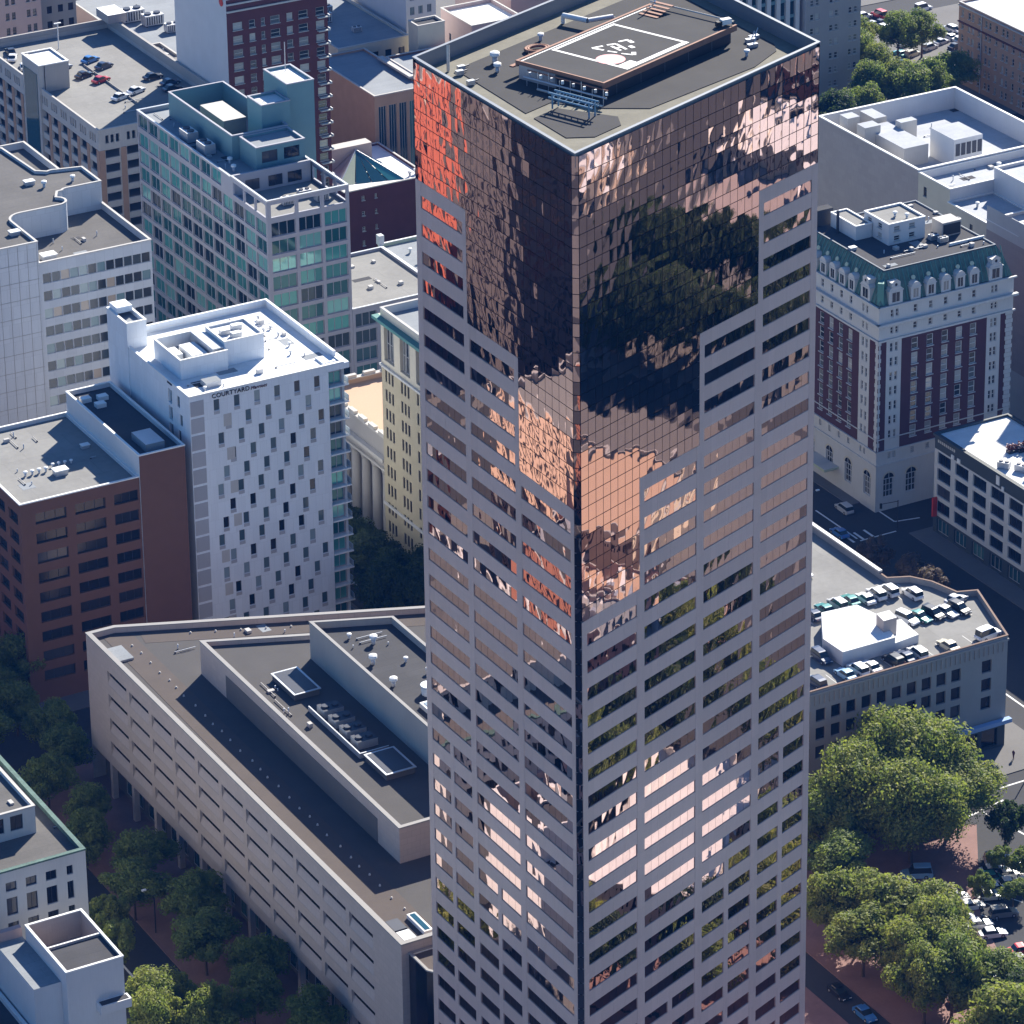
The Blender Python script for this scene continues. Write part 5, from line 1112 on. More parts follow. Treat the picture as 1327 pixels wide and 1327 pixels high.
def shopblock():
    T = thing('white_grid_building', 'white framed four storey building with big dark square windows under a dark green cornice band', 'building', (401.9, 567.7, 0))
    x0, y0, x1, y1, z = 401.9, 505.4, 418.2, 567.7, 20.0; p = rect(x0, y0, x1, y1); F = faces(p); m = MB()
    cols = grid(.95, 11, 5.6, 4.2)
    rows = [(z - 3.4 - 2.35 - k * 3.25, z - 3.4 - k * 3.25, cols) for k in range(4)]
    wall(T, m, F[3], 0, F[3].L, 0, 3.7, 'navy_band', rows=[(.5, 3.2, grid(1.2, 11, 5.6, 3.8))], depth=.4, kind='storefront')  # dark wall colour stands in for the awning and street-level shade
    wall(T, m, F[3], 0, F[3].L, 3.7, z - 3.0, 'terracotta_white', rows=rows + [], depth=.35, kind='bigblack')
    wall(T, m, F[3], 0, F[3].L, z - 3.0, z, 'navy_band'); 
    for i in (0, 1, 2): wall(T, m, F[i], 0, F[i].L, 0, z, 'concrete_light')
    m.obj('wall', T); roof(T, p, z, drop=.35, t=.3, wallm='navy_band', cope='navy_band', top='white_roof')
    b = MB(); b.box(x0 - .45, x0 - .01, y0, y1, z - .35, z + .1, 'navy_band'); b.obj('cornice', T)
    b = MB(); b.box(x0 - 1.0, x0 - .05, y1 - 1.3, y1 - .9, 3.6, 7.4, 'red_paint'); tag(b.obj('red_sign'), 'red vertical sign at the corner of the white grid building', 'sign')
    # raised pale letters on the dark band are too small to read: short bars
    b = MB()
    for k in range(9): b.box(x0 - .06, x0 - .005, y1 - 1.4 - k * .62, y1 - 1.0 - k * .62, z - 1.5, z - .95, 'concrete_light')
    b.obj('letter_bars', T)
    for k, (y, w) in enumerate([(y1 - 5.4, .8), (y1 - 7.3, .9), (y1 - 19.5, .9), (y1 - 21.2, .6)]):
        b = MB(); b.box(x0 - .2, x0 - .02, y - w, y, z - 3.0 + (.6 if k == 2 else 0), z - 2.2 + (1.6 if k == 2 else 0), 'white_paint'); b.obj('flood_lamp', T)
    # roof terrace: red shrubs, green parasol, white loungers
    g = thing('green_parasol', 'small green parasol among the red plants on the white roof', 'parasol', (412.2, 551.5, 19.7))
    b = MB(); b.tube((412.2, 551.5, 19.7), (412.2, 551.5, 21.6), .05, 'white_paint'); b.obj('pole', g); b = MB(); b.cyl(412.2, 551.5, 21.3, 22.2, 1.5, 'green_trim', n=8, r2=.05); b.obj('canopy', g)
    for i, (x, y) in enumerate([(409.4, 554.2), (411.2, 553.6), (413.3, 553.0), (415.2, 550.8)]):
        b = MB()
        for k in range(60):
            a, c, d = R.uniform(-.9, .9), R.uniform(-.7, .7), R.uniform(.2, 1.6); b.box(x + a, x + a + .25, y + c, y + c + .25, 19.66 + d, 19.66 + d + .2, 'pinkish' if k % 5 == 0 else 'brick_dark')
        b.box(x - .9, x + .9, y - .6, y + .6, 19.66, 20.1, 'dark_metal'); tag(b.obj('planter'), ['leftmost', 'second', 'third', 'rightmost'][i] + ' planter of dark red shrubs on the white roof terrace', 'planter', 'planters on the roof terrace')
    for i, (x, y) in enumerate([(404.3, 549.5), (406.2, 546.8), (405.8, 543.6), (409.5, 545.2), (412, 546.5), (414.5, 545)]): roofthing(AC, x, y, 19.65, ['white unit nearest the dark cornice on the terrace roof', 'white unit second from the dark cornice', 'pale unit at the front of the terrace machinery', 'white unit in the middle of the terrace machinery', 'white unit behind the middle of the terrace machinery', 'white unit at the right picture edge on the terrace'][i], 'air conditioner', 'units on the white grid building', rz=R.uniform(0, 3), s=.85)
shopblock()

def carpark():
    T = thing('rooftop_parking_building', 'grey-brown brick warehouse with a curved corner and cars parked on its roof', 'parking garage', (365.7, 494.3, 0))
    z = 20.7; p = [(300, 494.3), (365.7, 494.3), (371, 510.4), (367.6, 511.6), (366.2, 517), (364, 520.4), (360.4, 522), (360.4, 549), (300, 549)]
    F = faces(p); m = MB()
    def cols(a, n): return [(a + i * 2.95, a + i * 2.95 + 1.75) for i in range(n)]
    c = [(a, b + .15) for a, b in cols(1.4, 19)] + [(60.6, 62.6)]
    wall(T, m, F[0], 0, F[0].L, 4.6, z, 'brick_brown' if False else 'gen_grey', rows=[(z - 5.9, z - 3.6, c), (z - 9.3, z - 7.0, c), (z - 12.7, z - 10.4, c)], depth=.4, kind='plainblack')
    wall(T, m, F[0], 0, F[0].L, 0, 4.6, 'navy_band', rows=[(.6, 3.8, grid(1, 16, 4, 3.2))], depth=.4, kind='plainblack')
    for i in range(1, len(F)): wall(T, m, F[i], 0, F[i].L, 0, z, 'gen_grey')
    m.obj('wall', T); roof(T, p, z, drop=1.05, t=.22, wallm='gen_grey', cope='parapet_brown', top='deck_roof', cth=.06)
    b = MB()
    f = F[0]
    for k in range(int(f.L / .95)): b.box(300.1 + k * .95, 300.5 + k * .95, 494.12, 494.29, z - 2.7, z - .9, 'gen_grey')
    b.box(300, 365.8, 494.02, 494.29, z - .85, z - .5, 'gen_grey'); stuff(b.obj('brick_corbels', T))
    b = MB(); b.box(300, 365.7, 494.0, 494.29, 4.6, 4.9, 'concrete_light'); b.box(355, 366.2, 493.0, 493.99, 4.9, 5.6, 'awning_blue'); b.obj('street_cornice', T)
    b = MB(); b.box(360.0, 360.75, 524, 549.2, z + .13, z + .5, 'concrete_light', top='white_roof'); b.box(300, 360, 548.9, 549.5, z + .13, z + .5, 'concrete_light'); b.obj('wide_coping', T)
    b = MB()
    for i in range(22): b.box(303.5 + i * 2.7, 303.6 + i * 2.7, 494.8, 499.6, z - 1.046, z - 1.04, 'road_paint'); b.box(342 + i * .0, 342.01, 515, 515.01, z - 1.046, z - 1.04, 'road_paint') if i == 0 else None
    for i in range(9): b.box(341.2 + i * 2.55, 341.3 + i * 2.55, 515.6, 520.8, z - 1.046, z - 1.04, 'road_paint')
    for i in range(6): b.box(354 + i * 2.4, 354.1 + i * 2.4, 505, 510, z - 1.046, z - 1.04, 'road_paint')
    b.obj('bay_markings', T)
    # white ramp house
    H = thing('white_ramp_house', 'white flat-roofed ramp house in the middle of the rooftop car park', 'shed', (337, 500.4, 19.66))
    b = MB(); b.prism([(337.2, 500.6), (347.5, 500.6), (349.6, 508.4), (348.6, 513.6), (341.9, 514.2), (337.0, 506.2)], 19.66, 22.3, 'white_wall', top='white_roof'); b.obj('wall', H)
    b = MB(); b.prism([(347.52, 500.6), (352.6, 501.2), (353.2, 507.2), (349.62, 508.0)], 19.66, 21.2, 'white_wall', top='white_roof'); b.obj('low_wing', H)
    b = MB(); b.prism([(346.8, 503), (349.4, 503), (349.8, 505.8), (347.2, 505.8)], 21.2, 24.4, 'cement_pink', top='white_roof'); b.face([(349.42, 503.2, 21.4), (349.78, 505.6, 21.4), (349.78, 505.6, 23.6), (349.42, 503.2, 23.6)], 'white_paint'); b.obj('stair_head', H)
carpark()

def far_right():
    T = thing('tan_hotel_block', 'long tan brick building with rows of small windows, top right corner', 'building', (546.5, 767, 0))
    p = rect(546.5, 690, 585, 767); F = faces(p); m = MB(); z = 20.5
    cc = []
    for g in range(11): cc += [(1.2 + g * 6.9, 2.1 + g * 6.9), (3.9 + g * 6.9, 4.8 + g * 6.9), (5.5 + g * 6.9, 6.4 + g * 6.9)]
    wall(T, m, F[3], 0, F[3].L, 0, z, 'brick_tan', rows=floors(z - 1.6, 6, 3.1, 1.7, cc), kind='smallb', depth=.15)
    for i in (0, 1, 2): wall(T, m, F[i], 0, F[i].L, 0, z, 'brick_tan')
    m.obj('wall', T); roof(T, p, z, drop=.4, t=.3, wallm='brick_tan', cope='concrete_light', top='white_roof')
    for zz in (z - .5, z - 4.6): b = MB(); b.box(546.1, 546.49, 690, 767, zz - .3, zz, 'concrete_light' if zz > 18 else 'brick_dark'); b.obj('cornice', T)
    b = MB(); b.tube((546.35, 757.5, 0), (546.35, 757.5, z - .5), .14, 'galvanised'); b.obj('downpipe', T)
    T = thing('grey_apartment_tower', 'grey brick tower with pairs of pale blinds behind the right corner of the mirror tower', 'building', (506, 771, 0))
    p = rect(505.5, 771, 521, 800); F = faces(p); m = MB()
    wall(T, m, F[0], 0, F[0].L, 0, 46, 'gen_grey', rows=floors(44, 12, 3.5, 1.5, [(1.2, 2.2), (2.7, 3.7), (6.6, 7.6), (8.1, 9.1), (12.0, 13.0), (13.5, 14.5)]), kind='smallb', depth=.15)
    for i in (1, 2, 3): wall(T, m, F[i], 0, F[i].L, 0, 46, 'white_wall' if i == 3 else 'gen_grey')
    m.obj('wall', T); roof(T, p, 46, drop=.5, t=.3, wallm='gen_grey', cope='concrete_light', top='dark_roof')
    T = thing('striped_white_fin_tower', 'office tower of white vertical fins and teal glass behind the mirror tower roof', 'building', (470, 764, 0))
    p = rect(476, 771.5, 504.0, 800); m = MB(); m.box(476, 504, 772, 800, 0, 60, G['teal_low']); m.obj('glass_wall', T); roof(T, p, 60.5, drop=.5, t=.3, wallm='white_wall', cope='white_paint', top='white_roof')
    fin = MB(); fin.box(-.55, .55, -.2, .6, 0, 60, 'terracotta_white'); fin = fin.mesh('fin')
    for k in range(11): link('fin', fin, T, (476.8 + k * 2.65, 771.4, 0))
    for zz in range(3, 60, 4): b = MB(); b.box(476.2, 503.8, 771.75, 771.98, zz, zz + .8, 'teal_stucco'); b.obj('spandrel', T)
far_right()

def far_left():
    def bld(name, label, p, z, wm, top, spec=None, drop=.5, cope='concrete_light', kind='small'):
        T = thing(name, label, 'building', (p[0][0], p[0][1], 0)); m = MB()
        for i, f in enumerate(faces(p)): wall(T, m, f, 0, f.L, 0, z, wm, rows=(spec or {}).get(i, []), kind=kind, depth=.2)
        m.obj('wall', T); roof(T, p, z, drop=drop, t=.3, wallm=wm, cope=cope, top=top); return T
    bld('pink_apartment_block', 'pale pink stone building with small paired windows in the top left corner', rect(310, 843.6, 342.6, 880), 44, 'pinkish', 'grey_roof', {0: floors(40, 10, 3.6, 1.7, [(3 + k * 5.2 + j, 3.9 + k * 5.2 + j) for k in range(6) for j in (0, 1.5)] )}, kind='small')
    bld('grey_stone_block', 'grey building with dark punched windows next to the pale pink one at the top left', rect(343.1, 851.3, 354.5, 890), 44, 'gen_grey', 'grey_roof', {0: floors(41, 10, 3.7, 1.8, [(1.2, 2.5), (4.0, 5.3), (6.8, 8.1), (9.4, 10.7)])}, kind='plainblack')
    T = bld('blue_shaded_flat_roof_block', 'low wide building with a flat grey roof in shade behind the car park', rect(360.4, 812, 392, 872), 24, 'pinkish', 'bluegrey_roof', drop=.9)
    for i, (x, y, s) in enumerate([(368, 850, 2.0), (371, 845, 1.8), (373, 838, 1.4)]): roofthing(AC, x, y, 23.1, ['large box unit at the back of the shaded flat roof', 'second box unit on the shaded flat roof', 'small box unit at the front of the shaded flat roof'][i], 'air handler', 'units on the shaded flat roof', s=s)
    bld('narrow_sunlit_annex', 'narrow building with a cluttered sunny roof wedged between car park and red brick tower', rect(345.9, 775.3, 358, 811.5), 31, 'concrete', 'deck_roof')
    for i, (x, y, s) in enumerate([(350, 797, 2.2), (353.5, 790, 1.3), (351, 785, 1.4), (355, 783, 1.2), (350.2, 779.5, 1.5)]): roofthing(AC, x, y, 30.5, ['biggest tan unit on the cluttered sunny annex roof', 'grey pipe unit right of the biggest one on the annex roof', 'unit in the middle of the cluttered annex roof', 'unit nearest the red brick tower on the annex roof', 'frontmost unit on the cluttered annex roof'][i], 'air handler', 'units on the annex roof', rz=R.uniform(0, 2), s=s)
    # top middle
    bld('cream_shed_roof_block', 'cream building with square windows and blue-grey roof right of the red brick tower', rect(398, 802, 416.4, 846), 25, 'terracotta_cream', 'bluegrey_roof', {0: [(20.5, 22.6, [(2 + k * 3.4, 3.6 + k * 3.4) for k in range(5)])]}, kind='plainblack')
    for i, (x, y, s) in enumerate([(404, 822, 1.6), (407, 827, 1.4), (408, 812, .8)]): roofthing(AC, x, y, 24.5, ['larger dark machine on the blue-grey roof beside the red brick tower', 'farther dark machine on that blue-grey roof', 'small machine at the front of the blue-grey roof'][i], 'air handler', 'machines on the blue-grey roof', s=s)
    bld('tan_pier_building', 'brown building with tall dark windows between tan piers and a blue-grey roof', rect(391.5, 771.4, 404.5, 801.5), 24.2, 'brick_tan', 'bluegrey_roof', {0: [(4, 21.5, [(1.0 + k * 2.6, 2.9 + k * 2.6) for k in range(5)])]}, kind='storefront')
    bld('cornice_brick_building', 'brown brick building with a broad pale cornice half hidden by the mirror tower', rect(404.9, 778.7, 425, 791.6), 25, 'brick_brown', 'bluegrey_roof', {3: floors(21.5, 5, 3.7, 1.8, grid(1.2, 4, 3.0, 1.2))}, cope='concrete_light', kind='smallb')
    b = MB(); b.box(403.4, 426, 777.2, 778.69, 24.4, 24.9, 'concrete_light'); b.box(403.4, 404.89, 778.7, 793, 24.4, 24.9, 'concrete_light')
    T = bpy.data.objects['cornice_brick_building']; b.obj('cornice', T)
    bld('blue_shaded_tower', 'tall shaded stone tower at the top edge between red tower and mirror tower', rect(418.2, 806.5, 426, 835), 62, 'white_wall', 'grey_roof', {0: floors(58, 16, 3.5, 2.0, [(1, 2.2), (3.2, 4.4), (5.5, 6.7)])}, kind='teal_low')
    bld('small_cream_stair_hut', 'small cream block with a dark roof in front of the tall shaded stone tower', rect(414.5, 793.8, 421.5, 798.5), 30, 'terracotta_cream', 'dark_roof')
    bld('dazzling_white_roof_block', 'pinkish building with dazzling white roof behind the left corner of the mirror tower', rect(431.5, 799.3, 445, 814.5), 25.4, 'pinkish', 'white_roof', {3: [(18, 20.4, [(4, 5), (8, 9)])]}, drop=.9)
    bld('back_white_roof_block', 'second white-roofed building farther right at the top edge', rect(449, 812, 470, 840), 25, 'pinkish', 'white_roof', drop=.9)
    bld('white_penthouse_block', 'small white block at the top edge right of the red brick tower', rect(402, 850, 412, 866), 32, 'white_wall', 'white_roof')
far_left()

def lower_left():
    T = thing('green_cornice_building', 'white rendered building with green copper edge and a penthouse in the lower left corner', 'building', (199.6, 493, 0))
    x0, y0, x1, y1, z = 165, 493, 199.6, 560, 30.0; p = rect(x0, y0, x1, y1); F = faces(p); m = MB()
    fc = F[0]; L = fc.L
    sq = [(L - 3.1 - 0, L - 2.1 + 0)] + [(L - 6.4 - k * 3.15, L - 4.7 - k * 3.15) for k in range(8)]
    wall(T, m, fc, 0, L, 0, z, 'terracotta_white', rows=[(z - 3.4, z - 1.9, sq), (z - 7.4, z - 4.5, sq), (z - 11.6, z - 8.6, sq), (z - 15.8, z - 12.8, sq)], depth=.3, kind='bigblack')
    for i in (1, 2, 3): wall(T, m, F[i], 0, F[i].L, 0, z, 'terracotta_white', rows=floors(z - 2, 6, 4, 2, grid(2, 14, 4.4, 2)) if i == 1 else [], kind='fill')
    m.obj('wall', T); roof(T, p, z, drop=.9, t=.4, wallm='green_copper', cope='green_copper', top='grey_roof', cth=.18, copew=.55)
    p = rect(168, 502.6, 195.9, 556); m = MB(); q = faces(p)
    wall(T, m, q[0], 0, q[0].L, z - .89, 33.6, 'terracotta_white', rows=[(30.4, 32.9, [(q[0].L - 4.0 - k * 3.0, q[0].L - 2.0 - k * 3.0) for k in range(5)])], depth=.3, kind='bigblack')
    for i in (1, 2, 3): wall(T, m, q[i], 0, q[i].L, z - .89, 33.6, 'terracotta_white')
    m.obj('penthouse_wall', T); roof(T, p, 33.6, drop=.6, t=.35, wallm='white_wall', cope='concrete_light', top='grey_roof', name='penthouse_roof')
    W = thing('white_stucco_house', 'white stucco block with an open-topped roof box and small ledge, lowest left', 'building', (195.5, 471, 0))
    p = rect(186.7, 471, 195.5, 485.7); m = MB(); q = faces(p)
    for i in range(4): wall(W, m, q[i], 0, q[i].L, 0, 25, 'white_wall')
    m.obj('wall', W); roof(W, p, 25, drop=4.2, t=.25, wallm='cement_pink', cope='white_paint', top='cement_pink')
    b = MB(); b.box(186.96, 195.24, 478.3, 478.6, 20.81, 25.0, 'cement_pink', top='white_paint'); b.box(186.96, 195.24, 471.26, 478.29, 20.81, 24.6, 'cement_pink', top='dark_roof'); b.obj('partition', W)
    b = MB(); b.box(191, 195.8, 469.4, 470.99, 17.5, 18.9, 'white_wall', top='white_paint'); b.box(191.3, 195.5, 469.6, 470.7, 18.904, 18.95, 'dark_roof'); b.obj('ledge', W)
    b = MB(); b.box(182.5, 186.69, 473, 487, 0, 22.5, 'white_wall', top='bluegrey_roof'); b.box(182.2, 186.69, 487.01, 488, 0, 24, 'gen_pink'); b.obj('side_wall', W)
    D = thing('dark_roof_building', 'building with a dark cluttered roof below the white stucco block at the bottom left', 'building', (150, 440, 0))
    p = rect(150, 440, 182.1, 489); m = MB(); q = faces(p)
    for i in range(4): wall(D, m, q[i], 0, q[i].L, 0, 15.5, 'white_wall')
    m.obj('wall', D); roof(D, p, 15.5, drop=.8, t=.4, wallm='white_wall', cope='white_paint', top='dark_roof')
    for i, (x, y) in enumerate([(177.5, 474), (175, 467), (178.6, 462), (171, 478)]): roofthing(AC, x, y, 14.7, ['grey machine highest on the dark roof at the bottom left', 'grey machine left on the dark roof at the bottom left', 'grey machine nearest the white stucco wall on the dark roof', 'grey machine at the picture edge on the dark roof'][i], 'air conditioner', 'machines on the dark roof', s=1.1)
lower_left()

def clutter(tname, x0, x1, y0, y1, z, n, seed):
    T = bpy.data.objects[tname]; q = random.Random(seed)
    for i in range(n):
        b = MB(); x, y = q.uniform(x0, x1), q.uniform(y0, y1); k = q.random()
        if k < .35:
            L = q.uniform(2, 6); h = z + .25
            if q.random() < .5: b.tube((x, y, h), (min(x + L, x1), y, h), .08, 'galvanised'); b.box(x, x + .2, y - .12, y + .12, z + .004, z + .2, 'dark_metal'); nm = 'pipe_run'
            else: b.tube((x, y, h), (x, min(y + L, y1), h), .08, 'concrete_light'); b.box(x - .12, x + .12, y, y + .2, z + .004, z + .2, 'dark_metal'); nm = 'pipe_run'
        elif k < .6: b.cyl(x, y, z + .004, z + q.uniform(.4, 1.1), .11, 'galvanised', n=6); nm = 'vent_pipe'
        elif k < .8: b.box(x, x + q.uniform(.5, 1.2), y, y + q.uniform(.5, 1.2), z + .004, z + q.uniform(.3, .8), 'galvanised', top='concrete_light'); nm = 'roof_box'
        else: b.box(x, x + q.uniform(1.5, 4), y, y + q.uniform(1, 3), z + .004, z + .02, q.choice(['dark_roof', 'bluegrey_roof'])); nm = 'roof_patch'
        b.obj(nm, T)
for a in (('brown_brick_building', 232, 250, 592, 619, 37.3, 16, 1), ('curved_roof_office', 245, 262, 663, 705, 53.9, 16, 2), ('curved_roof_office', 268, 286, 662, 671, 48.7, 8, 3), ('white_hotel', 264.5, 290, 592.5, 598.5, 49.55, 8, 4), ('white_hotel', 283, 290, 600, 619, 49.55, 12, 5),
          ('bank_building', 242, 245, 480, 530, 31.31, 8, 6), ('bank_building', 238, 268, 546, 552, 26.12, 8, 7), ('bank_building', 256, 265, 480, 520, 36.71, 10, 8), ('teal_glass_building', 315.5, 319, 684, 724, 49.2, 10, 9), ('teal_glass_building', 334, 350, 668, 690, 23.5, 10, 10),
          ('white_rooftop_block', 462, 478, 640, 672, 35.41, 14, 11), ('grand_brick_hotel', 400.5, 424.5, 583, 591, 47.4, 16, 12), ('grand_brick_hotel', 416, 424, 596, 607, 47.4, 8, 13), ('green_cornice_building', 197, 199, 496, 550, 29.1, 6, 14), ('green_cornice_building', 172, 194, 505, 550, 33.0, 12, 15),
          ('brick_parking_garage', 317, 344, 752, 770, 37.1, 4, 16), ('cream_stepped_block', 447, 475, 628, 636, 38.0, 10, 17), ('white_grid_building', 403, 417, 508, 540, 19.65, 14, 18), ('narrow_sunlit_annex', 347, 357, 777, 810, 30.5, 14, 19), ('blue_shaded_flat_roof_block', 362, 390, 815, 860, 23.1, 14, 20), ('dark_roof_building', 160, 181, 455, 486, 14.7, 14, 21)): clutter(*a)

# ================================================================ trees
def crown_mesh(name, r, h, n, leaf, seed, lobes):
    q = random.Random(seed); vs = []; fs = []
    L = []
    for i in range(lobes):
        a = q.uniform(0, 2 * math.pi); t = q.uniform(-.75, 1.0); rr = math.sqrt(max(.05, 1 - t * t)) * r * q.uniform(.30, 1.0)
        L.append((Vector((math.cos(a) * rr, math.sin(a) * rr, t * h * .36)), r * q.uniform(.16, .38)))
    for i in range(n):
        c, lr = L[q.randrange(lobes)]
        d = Vector((q.gauss(0, 1), q.gauss(0, 1), q.gauss(0, 1) + .35)).normalized()
        p = c + d * lr * (q.random() ** .4) * 1.18; nn = (d + Vector((q.gauss(0, .5), q.gauss(0, .5), q.gauss(0, .5)))).normalized()
        t1 = nn.orthogonal().normalized(); t2 = nn.cross(t1); a = q.uniform(0, 6.28); t1, t2 = t1 * math.cos(a) + t2 * math.sin(a), t2 * math.cos(a) - t1 * math.sin(a)
        s = leaf * q.uniform(.6, 1.25); k = len(vs)
        vs += [tuple(p - t1 * s * .5), tuple(p + t2 * s * .32), tuple(p + t1 * s * .6), tuple(p - t2 * s * .32)]; fs.append((k, k + 1, k + 2, k + 3))
    me = bpy.data.meshes.new(name); me.from_pydata(vs, [], fs); me.materials.append(M['leaf_green']); me.update(); return me
CR = {'s': [crown_mesh('crown', 3.2, 6, 6000, .45, 1, 22), crown_mesh('crown', 3.4, 5.5, 6000, .45, 2, 20)],
      'm': [crown_mesh('crown', 5.3, 9, 15000, .5, 3, 44), crown_mesh('crown', 5.1, 8.5, 15000, .5, 4, 40)],
      'l': [crown_mesh('crown', 9.4, 14, 42000, .6, 5, 110), crown_mesh('crown', 9.2, 13.5, 42000, .6, 6, 100)]}
def trunk_mesh(h, r):
    b = MB(); b.cyl(0, 0, 0, h, r, 'bark', n=7, r2=r * .5, cap=False)
    for k in range(5):
        a = k * 1.3; b.tube((0, 0, h * .7), (math.cos(a) * h * .42, math.sin(a) * h * .42, h * 1.15), r * .35, 'bark', n=5)
    return b.mesh('trunk')
TR = {'s': trunk_mesh(4, .18), 'm': trunk_mesh(6, .28), 'l': trunk_mesh(9, .5)}
ZC = {'s': 4.6, 'm': 7.4, 'l': 12.0}; NT = [0]
def tree(x, y, size, leaf, label, group, s=1.0, name='tree'):
    T = thing(name, label, 'tree', (x, y, .1), group); NT[0] += 1
    link('trunk', TR[size], T, (x, y, .1), R.uniform(0, 6)).scale = (s, s, s)
    c = link('crown', R.choice(CR[size]), T, (x, y, .1 + ZC[size] * s), R.uniform(0, 6)); c.scale = (s * R.uniform(.84, 1.14), s * R.uniform(.84, 1.14), s * R.uniform(.8, 1.15))
    c.material_slots[0].link = 'OBJECT'; c.material_slots[0].material = M[leaf]
    return T
for x, y, l, s in [(326.2, 478.5, 'left of the giant yellow-green elms in front of the rooftop car park', .92), (337.5, 481.5, 'tallest of the giant yellow-green elms, crown covering the car park facade', 1.02), (340.8, 474.5, 'right of the giant elms, next to the sunny street', .78), (330.5, 470.5, 'nearest of the giant elms, its shaded side facing the camera', .9)]:
    tree(x, y, 'l', 'leaf_yellow', l, 'giant elms by the rooftop car park', s * .98, 'elm_tree')
MID = [(314.5, 466.4, 'leaf_green', 'green tree touching the right edge of the mirror tower, below the elms'), (306.6, 456.6, 'leaf_yellow', 'yellow-green tree at the tower edge above the plaza'), (312.0, 449.4, 'leaf_yellow', 'broad yellow-green tree left of the parked cars, upper one'),
       (317.4, 446.0, 'leaf_yellow', 'yellow-green tree closest to the parking rows'), (308.6, 438.0, 'leaf_yellow', 'yellow-green tree above the sunny brick paving'), (310.6, 430.5, 'leaf_green', 'greener tree lowest in the clump over the brick paving'), (310.9, 454.4, 'leaf_yellow', 'tree between the tower edge clump and the parked cars'), (318.0, 475.6, 'leaf_green', 'dark green tree directly beside the tower below the warehouse wall')]
MID += [(314.6, 441.0, 'leaf_yellow', 'yellow-green tree in the middle of the lower clump'), (305.5, 446.5, 'leaf_yellow', 'yellow-green tree close to the narrow street by the tower'),
        (313.2, 436.0, 'leaf_yellow', 'yellow-green tree on the right side of the lower clump'), (306.0, 431.0, 'leaf_yellow', 'tree over the sunny paving beside the blue car'), (321.6, 481.5, 'leaf_green', 'green tree in the shade left behind the giant elms'), (316.0, 426.5, 'leaf_green', 'green tree at the lower right near the picture corner')]
for x, y, m, l in MID: tree(x, y, 'm', m, l, 'plaza trees right of the tower', R.uniform(.98, 1.15), 'plaza_tree')
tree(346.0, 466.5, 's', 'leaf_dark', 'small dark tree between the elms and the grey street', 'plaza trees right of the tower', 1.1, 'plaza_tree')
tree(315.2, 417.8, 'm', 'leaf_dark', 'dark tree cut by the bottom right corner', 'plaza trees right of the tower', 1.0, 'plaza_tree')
for i, (x, y, l) in enumerate([(340.8, 459.9, 'small light tree above the parking rows'), (333.2, 455.0, 'small light tree among the parked cars, left of the aisle'), (336.6, 451.2, 'small tree over the lower end of the parking aisle'), (343.5, 457.5, 'small tree at the right picture edge over parked cars')]): tree(x, y, 's', 'leaf_green', l, 'small trees in the parking lot', .72, 'parking_lot_tree')
for i, (x, y, l) in enumerate([(381.9, 556.7, 'greyish purple tree in the dark street, farther one'), (383.6, 547.6, 'greyish purple tree behind the rooftop cars, middle one'), (383.2, 541.8, 'greyish purple tree behind the rooftop cars, nearest one')]): tree(x, y, 's', 'leaf_purple', l, 'purple-leaved street trees', 1.1, 'street_tree')
for x, y, l in [(209.9, 512.4, 'sunlit yellow-green tree between green-edged building and street, upper'), (208.2, 504.4, 'sunlit yellow-green tree just right of the white stucco house'), (206.8, 485.5, 'sunlit tree right of the white stucco house at the bottom'), (210.9, 477.1, 'broad sunlit tree at the bottom edge beside the street'), (203.6, 479.2, 'sunlit tree touching the white stucco wall at the bottom')]:
    tree(x, y, 's' if y > 500 else 'm', 'leaf_yellow', l, 'sunlit trees in the left street', 1.2 if y > 500 else .95, 'street_tree')
for i, (x, y) in enumerate([(224.3, 581.1), (226.7, 571.3), (218.5, 554.1), (224.8, 562.3), (221.5, 544.2), (217.0, 535.5), (222.5, 525.1), (217, 517), (223.4, 508.6), (219.8, 497), (224.2, 488.4), (219.5, 479.7), (224.4, 470.6), (230.8, 594), (201, 540), (203, 550), (206, 531), (203.5, 562), (222, 590), (214, 574)]):
    tree(x, y, 'm', 'leaf_green', 'dark shaded street tree ' + ['by the brown brick block corner', 'where the two left streets cross', 'at the far end of the bank front', 'behind the far end of the bank', 'at the second bank column row', 'over the dark pavement beside the bank', 'halfway down the bank front, far side', 'halfway down the bank front', 'beside the bank and above the red paving', 'over the red paving, middle', 'over the red paving, nearer', 'close to the bank columns near the bottom', 'at the bottom edge by the bank columns', 'in front of the brown brick block', 'beside the green-edged building, middle', 'beside the green-edged building, far', 'across the street from the bank', 'in the darkness left of the bank', 'at the foot of the brown brick block', 'in the dark crossing below the brown block'][i], 'shaded street trees left of the bank', R.uniform(.74, 1.0), 'street_tree')
for i, (x, y) in enumerate([(301.6, 605.5), (300.8, 597.8), (299.6, 590.0), (306.5, 586.6), (301.6, 582.0), (295.7, 583.4), (302, 616), (302, 628)]):
    tree(x, y, 'm', 'leaf_dark', 'dark street tree between white hotel and columned bank, ' + ['third from the back', 'in the middle', 'at the crossing', 'under the yellow tower', 'nearest the mirror tower', 'nearest the white hotel', 'second from the back', 'farthest back'][i], 'street trees between hotel and columned bank', R.uniform(.95, 1.1), 'street_tree')
